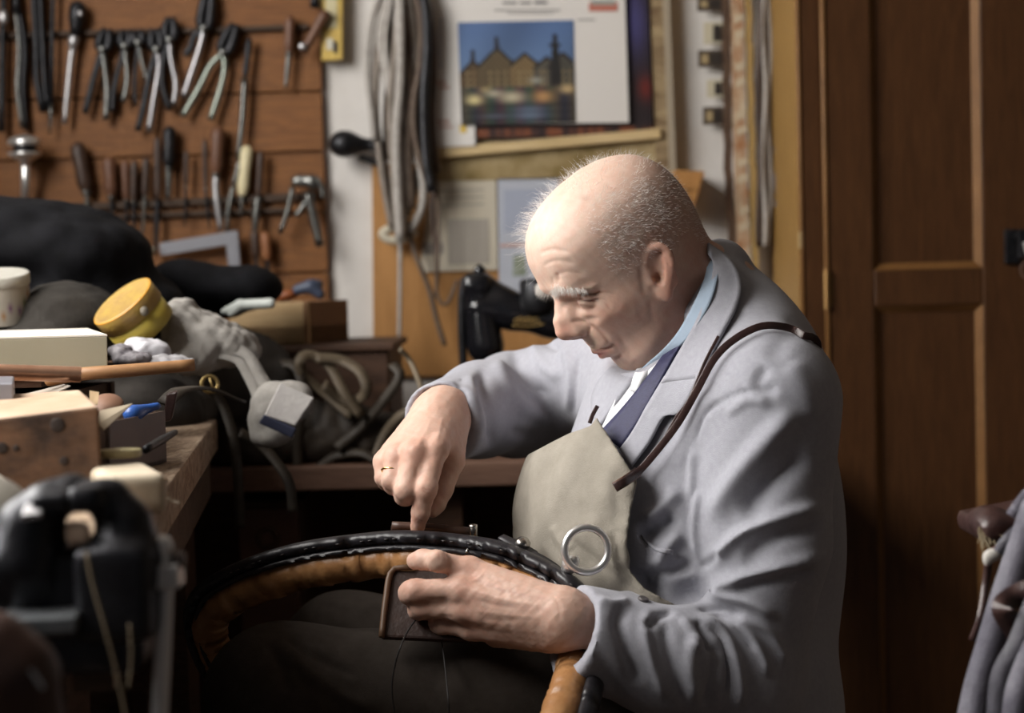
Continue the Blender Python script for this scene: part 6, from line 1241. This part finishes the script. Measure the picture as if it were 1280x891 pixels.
# ------------------------------------------------------------------ straps hanging in the near right corner
hk = thing('strap_rack', 'dark leather padded rack end holding straps at the right edge', 'rack', P(1265, 660, 1.62))
mk('pad', sdf_mesh([rbox(P(1270, 648, 1.62), (.045, .05, .010), np.array([[.98, 0, .17], [0, 1, 0], [-.17, 0, .98]]), .006, .01), ell(P(1236, 650, 1.60), (.018, .03, .014), k=.01)], .004), leather_dk, hk, True)
mk('post', tube([P(1330, 640, 1.66), np.array([P(1330, 640, 1.66)[0] + .02, 1.66, 0])], .02, 12), dark_wood, hk, True)
mk('cross_arm', tube([P(1250, 655, 1.63), P(1330, 645, 1.66)], .012, 10), dark_wood, hk, True)
fz = []
for k in range(60):
    b = P(1228 + rng.uniform(-6, 10), 660 + rng.uniform(-4, 6), 1.575); fz.append(tube([b, b + np.array([rng.normal(.008, .006), rng.normal(0, .004), -rng.uniform(.006, .02)])], .0005, 4))
mk('frayed_fibre', join(*fz), mat('fibre', (.30, .24, .15), .8), hk, kind='stuff')
web = mat('webbing_lilac', (.105, .098, .125), .6, color2=(.145, .138, .17), scale=60, bump=.5, bscale=350); webd = mat('webbing_dark', (.055, .052, .065), .6, color2=(.085, .08, .10), scale=60, bump=.4, bscale=300)
RG = 'straps hanging in the near right corner'
for q, w_, m, Y0, lb in (
    ([(1296, 630), (1275, 690), (1255, 750), (1240, 800), (1222, 860), (1208, 930)], .025, web, 1.50, 'wide lilac-grey webbing strap curving down in the near right corner'),
    ([(1310, 720), (1288, 770), (1272, 810), (1252, 850), (1246, 930)], .020, webd, 1.47, 'darker grey strap crossing right of the wide lilac strap'),
    ([(1300, 800), (1285, 830), (1272, 870), (1266, 930)], .022, web, 1.44, 'short lilac strap at the lower right corner of the picture'),
    ([(1237, 690), (1232, 730), (1226, 770), (1215, 800)], .007, leather_dk, 1.56, 'narrow black strap end hanging free left of the lilac strap'),
    ([(1272, 668), (1262, 700), (1250, 745), (1243, 800)], .014, webd, 1.58, 'grey strap hanging behind the wide lilac strap'),
    ([(1296, 735), (1270, 745), (1254, 760), (1268, 785), (1276, 800)], .020, leather_dk, 1.485, 'black leather loop wrapped round the straps'),
    ([(1300, 655), (1275, 670), (1252, 684), (1240, 692)], .008, mat('red_cord', (.32, .075, .035), .6), 1.54, 'thin red-brown cord tied over the straps'),
    ([(1300, 640), (1282, 655), (1262, 672), (1248, 690)], .011, webd, 1.53, 'thin dark strap crossing above the red cord'),
    ([(1296, 610), (1284, 620), (1272, 636), (1266, 645)], .013, web, 1.545, 'pale folded strap end at the top of the bundle')):
    o = mk('hanging_strap', ribbon(spline([P(x, y, Y0 + .006*math.sin(i*2.1)) for i, (x, y) in enumerate(q)], 26), w_, .003, None, (-.35, -1, .1)), m, None, True); tag(o, lb, 'strap', RG)
o = mk('white_tuft', sdf_mesh([ell(P(1240, 694, 1.535), (.008, .006, .006), k=.003), ell(P(1234, 700, 1.535), (.004, .004, .006), k=.003), ell(P(1247, 690, 1.535), (.006, .004, .004), k=.003)], .002), mat('tuft', (.55, .52, .48), .9), None, True); tag(o, 'small white knot of thread on the tied straps', 'knot')
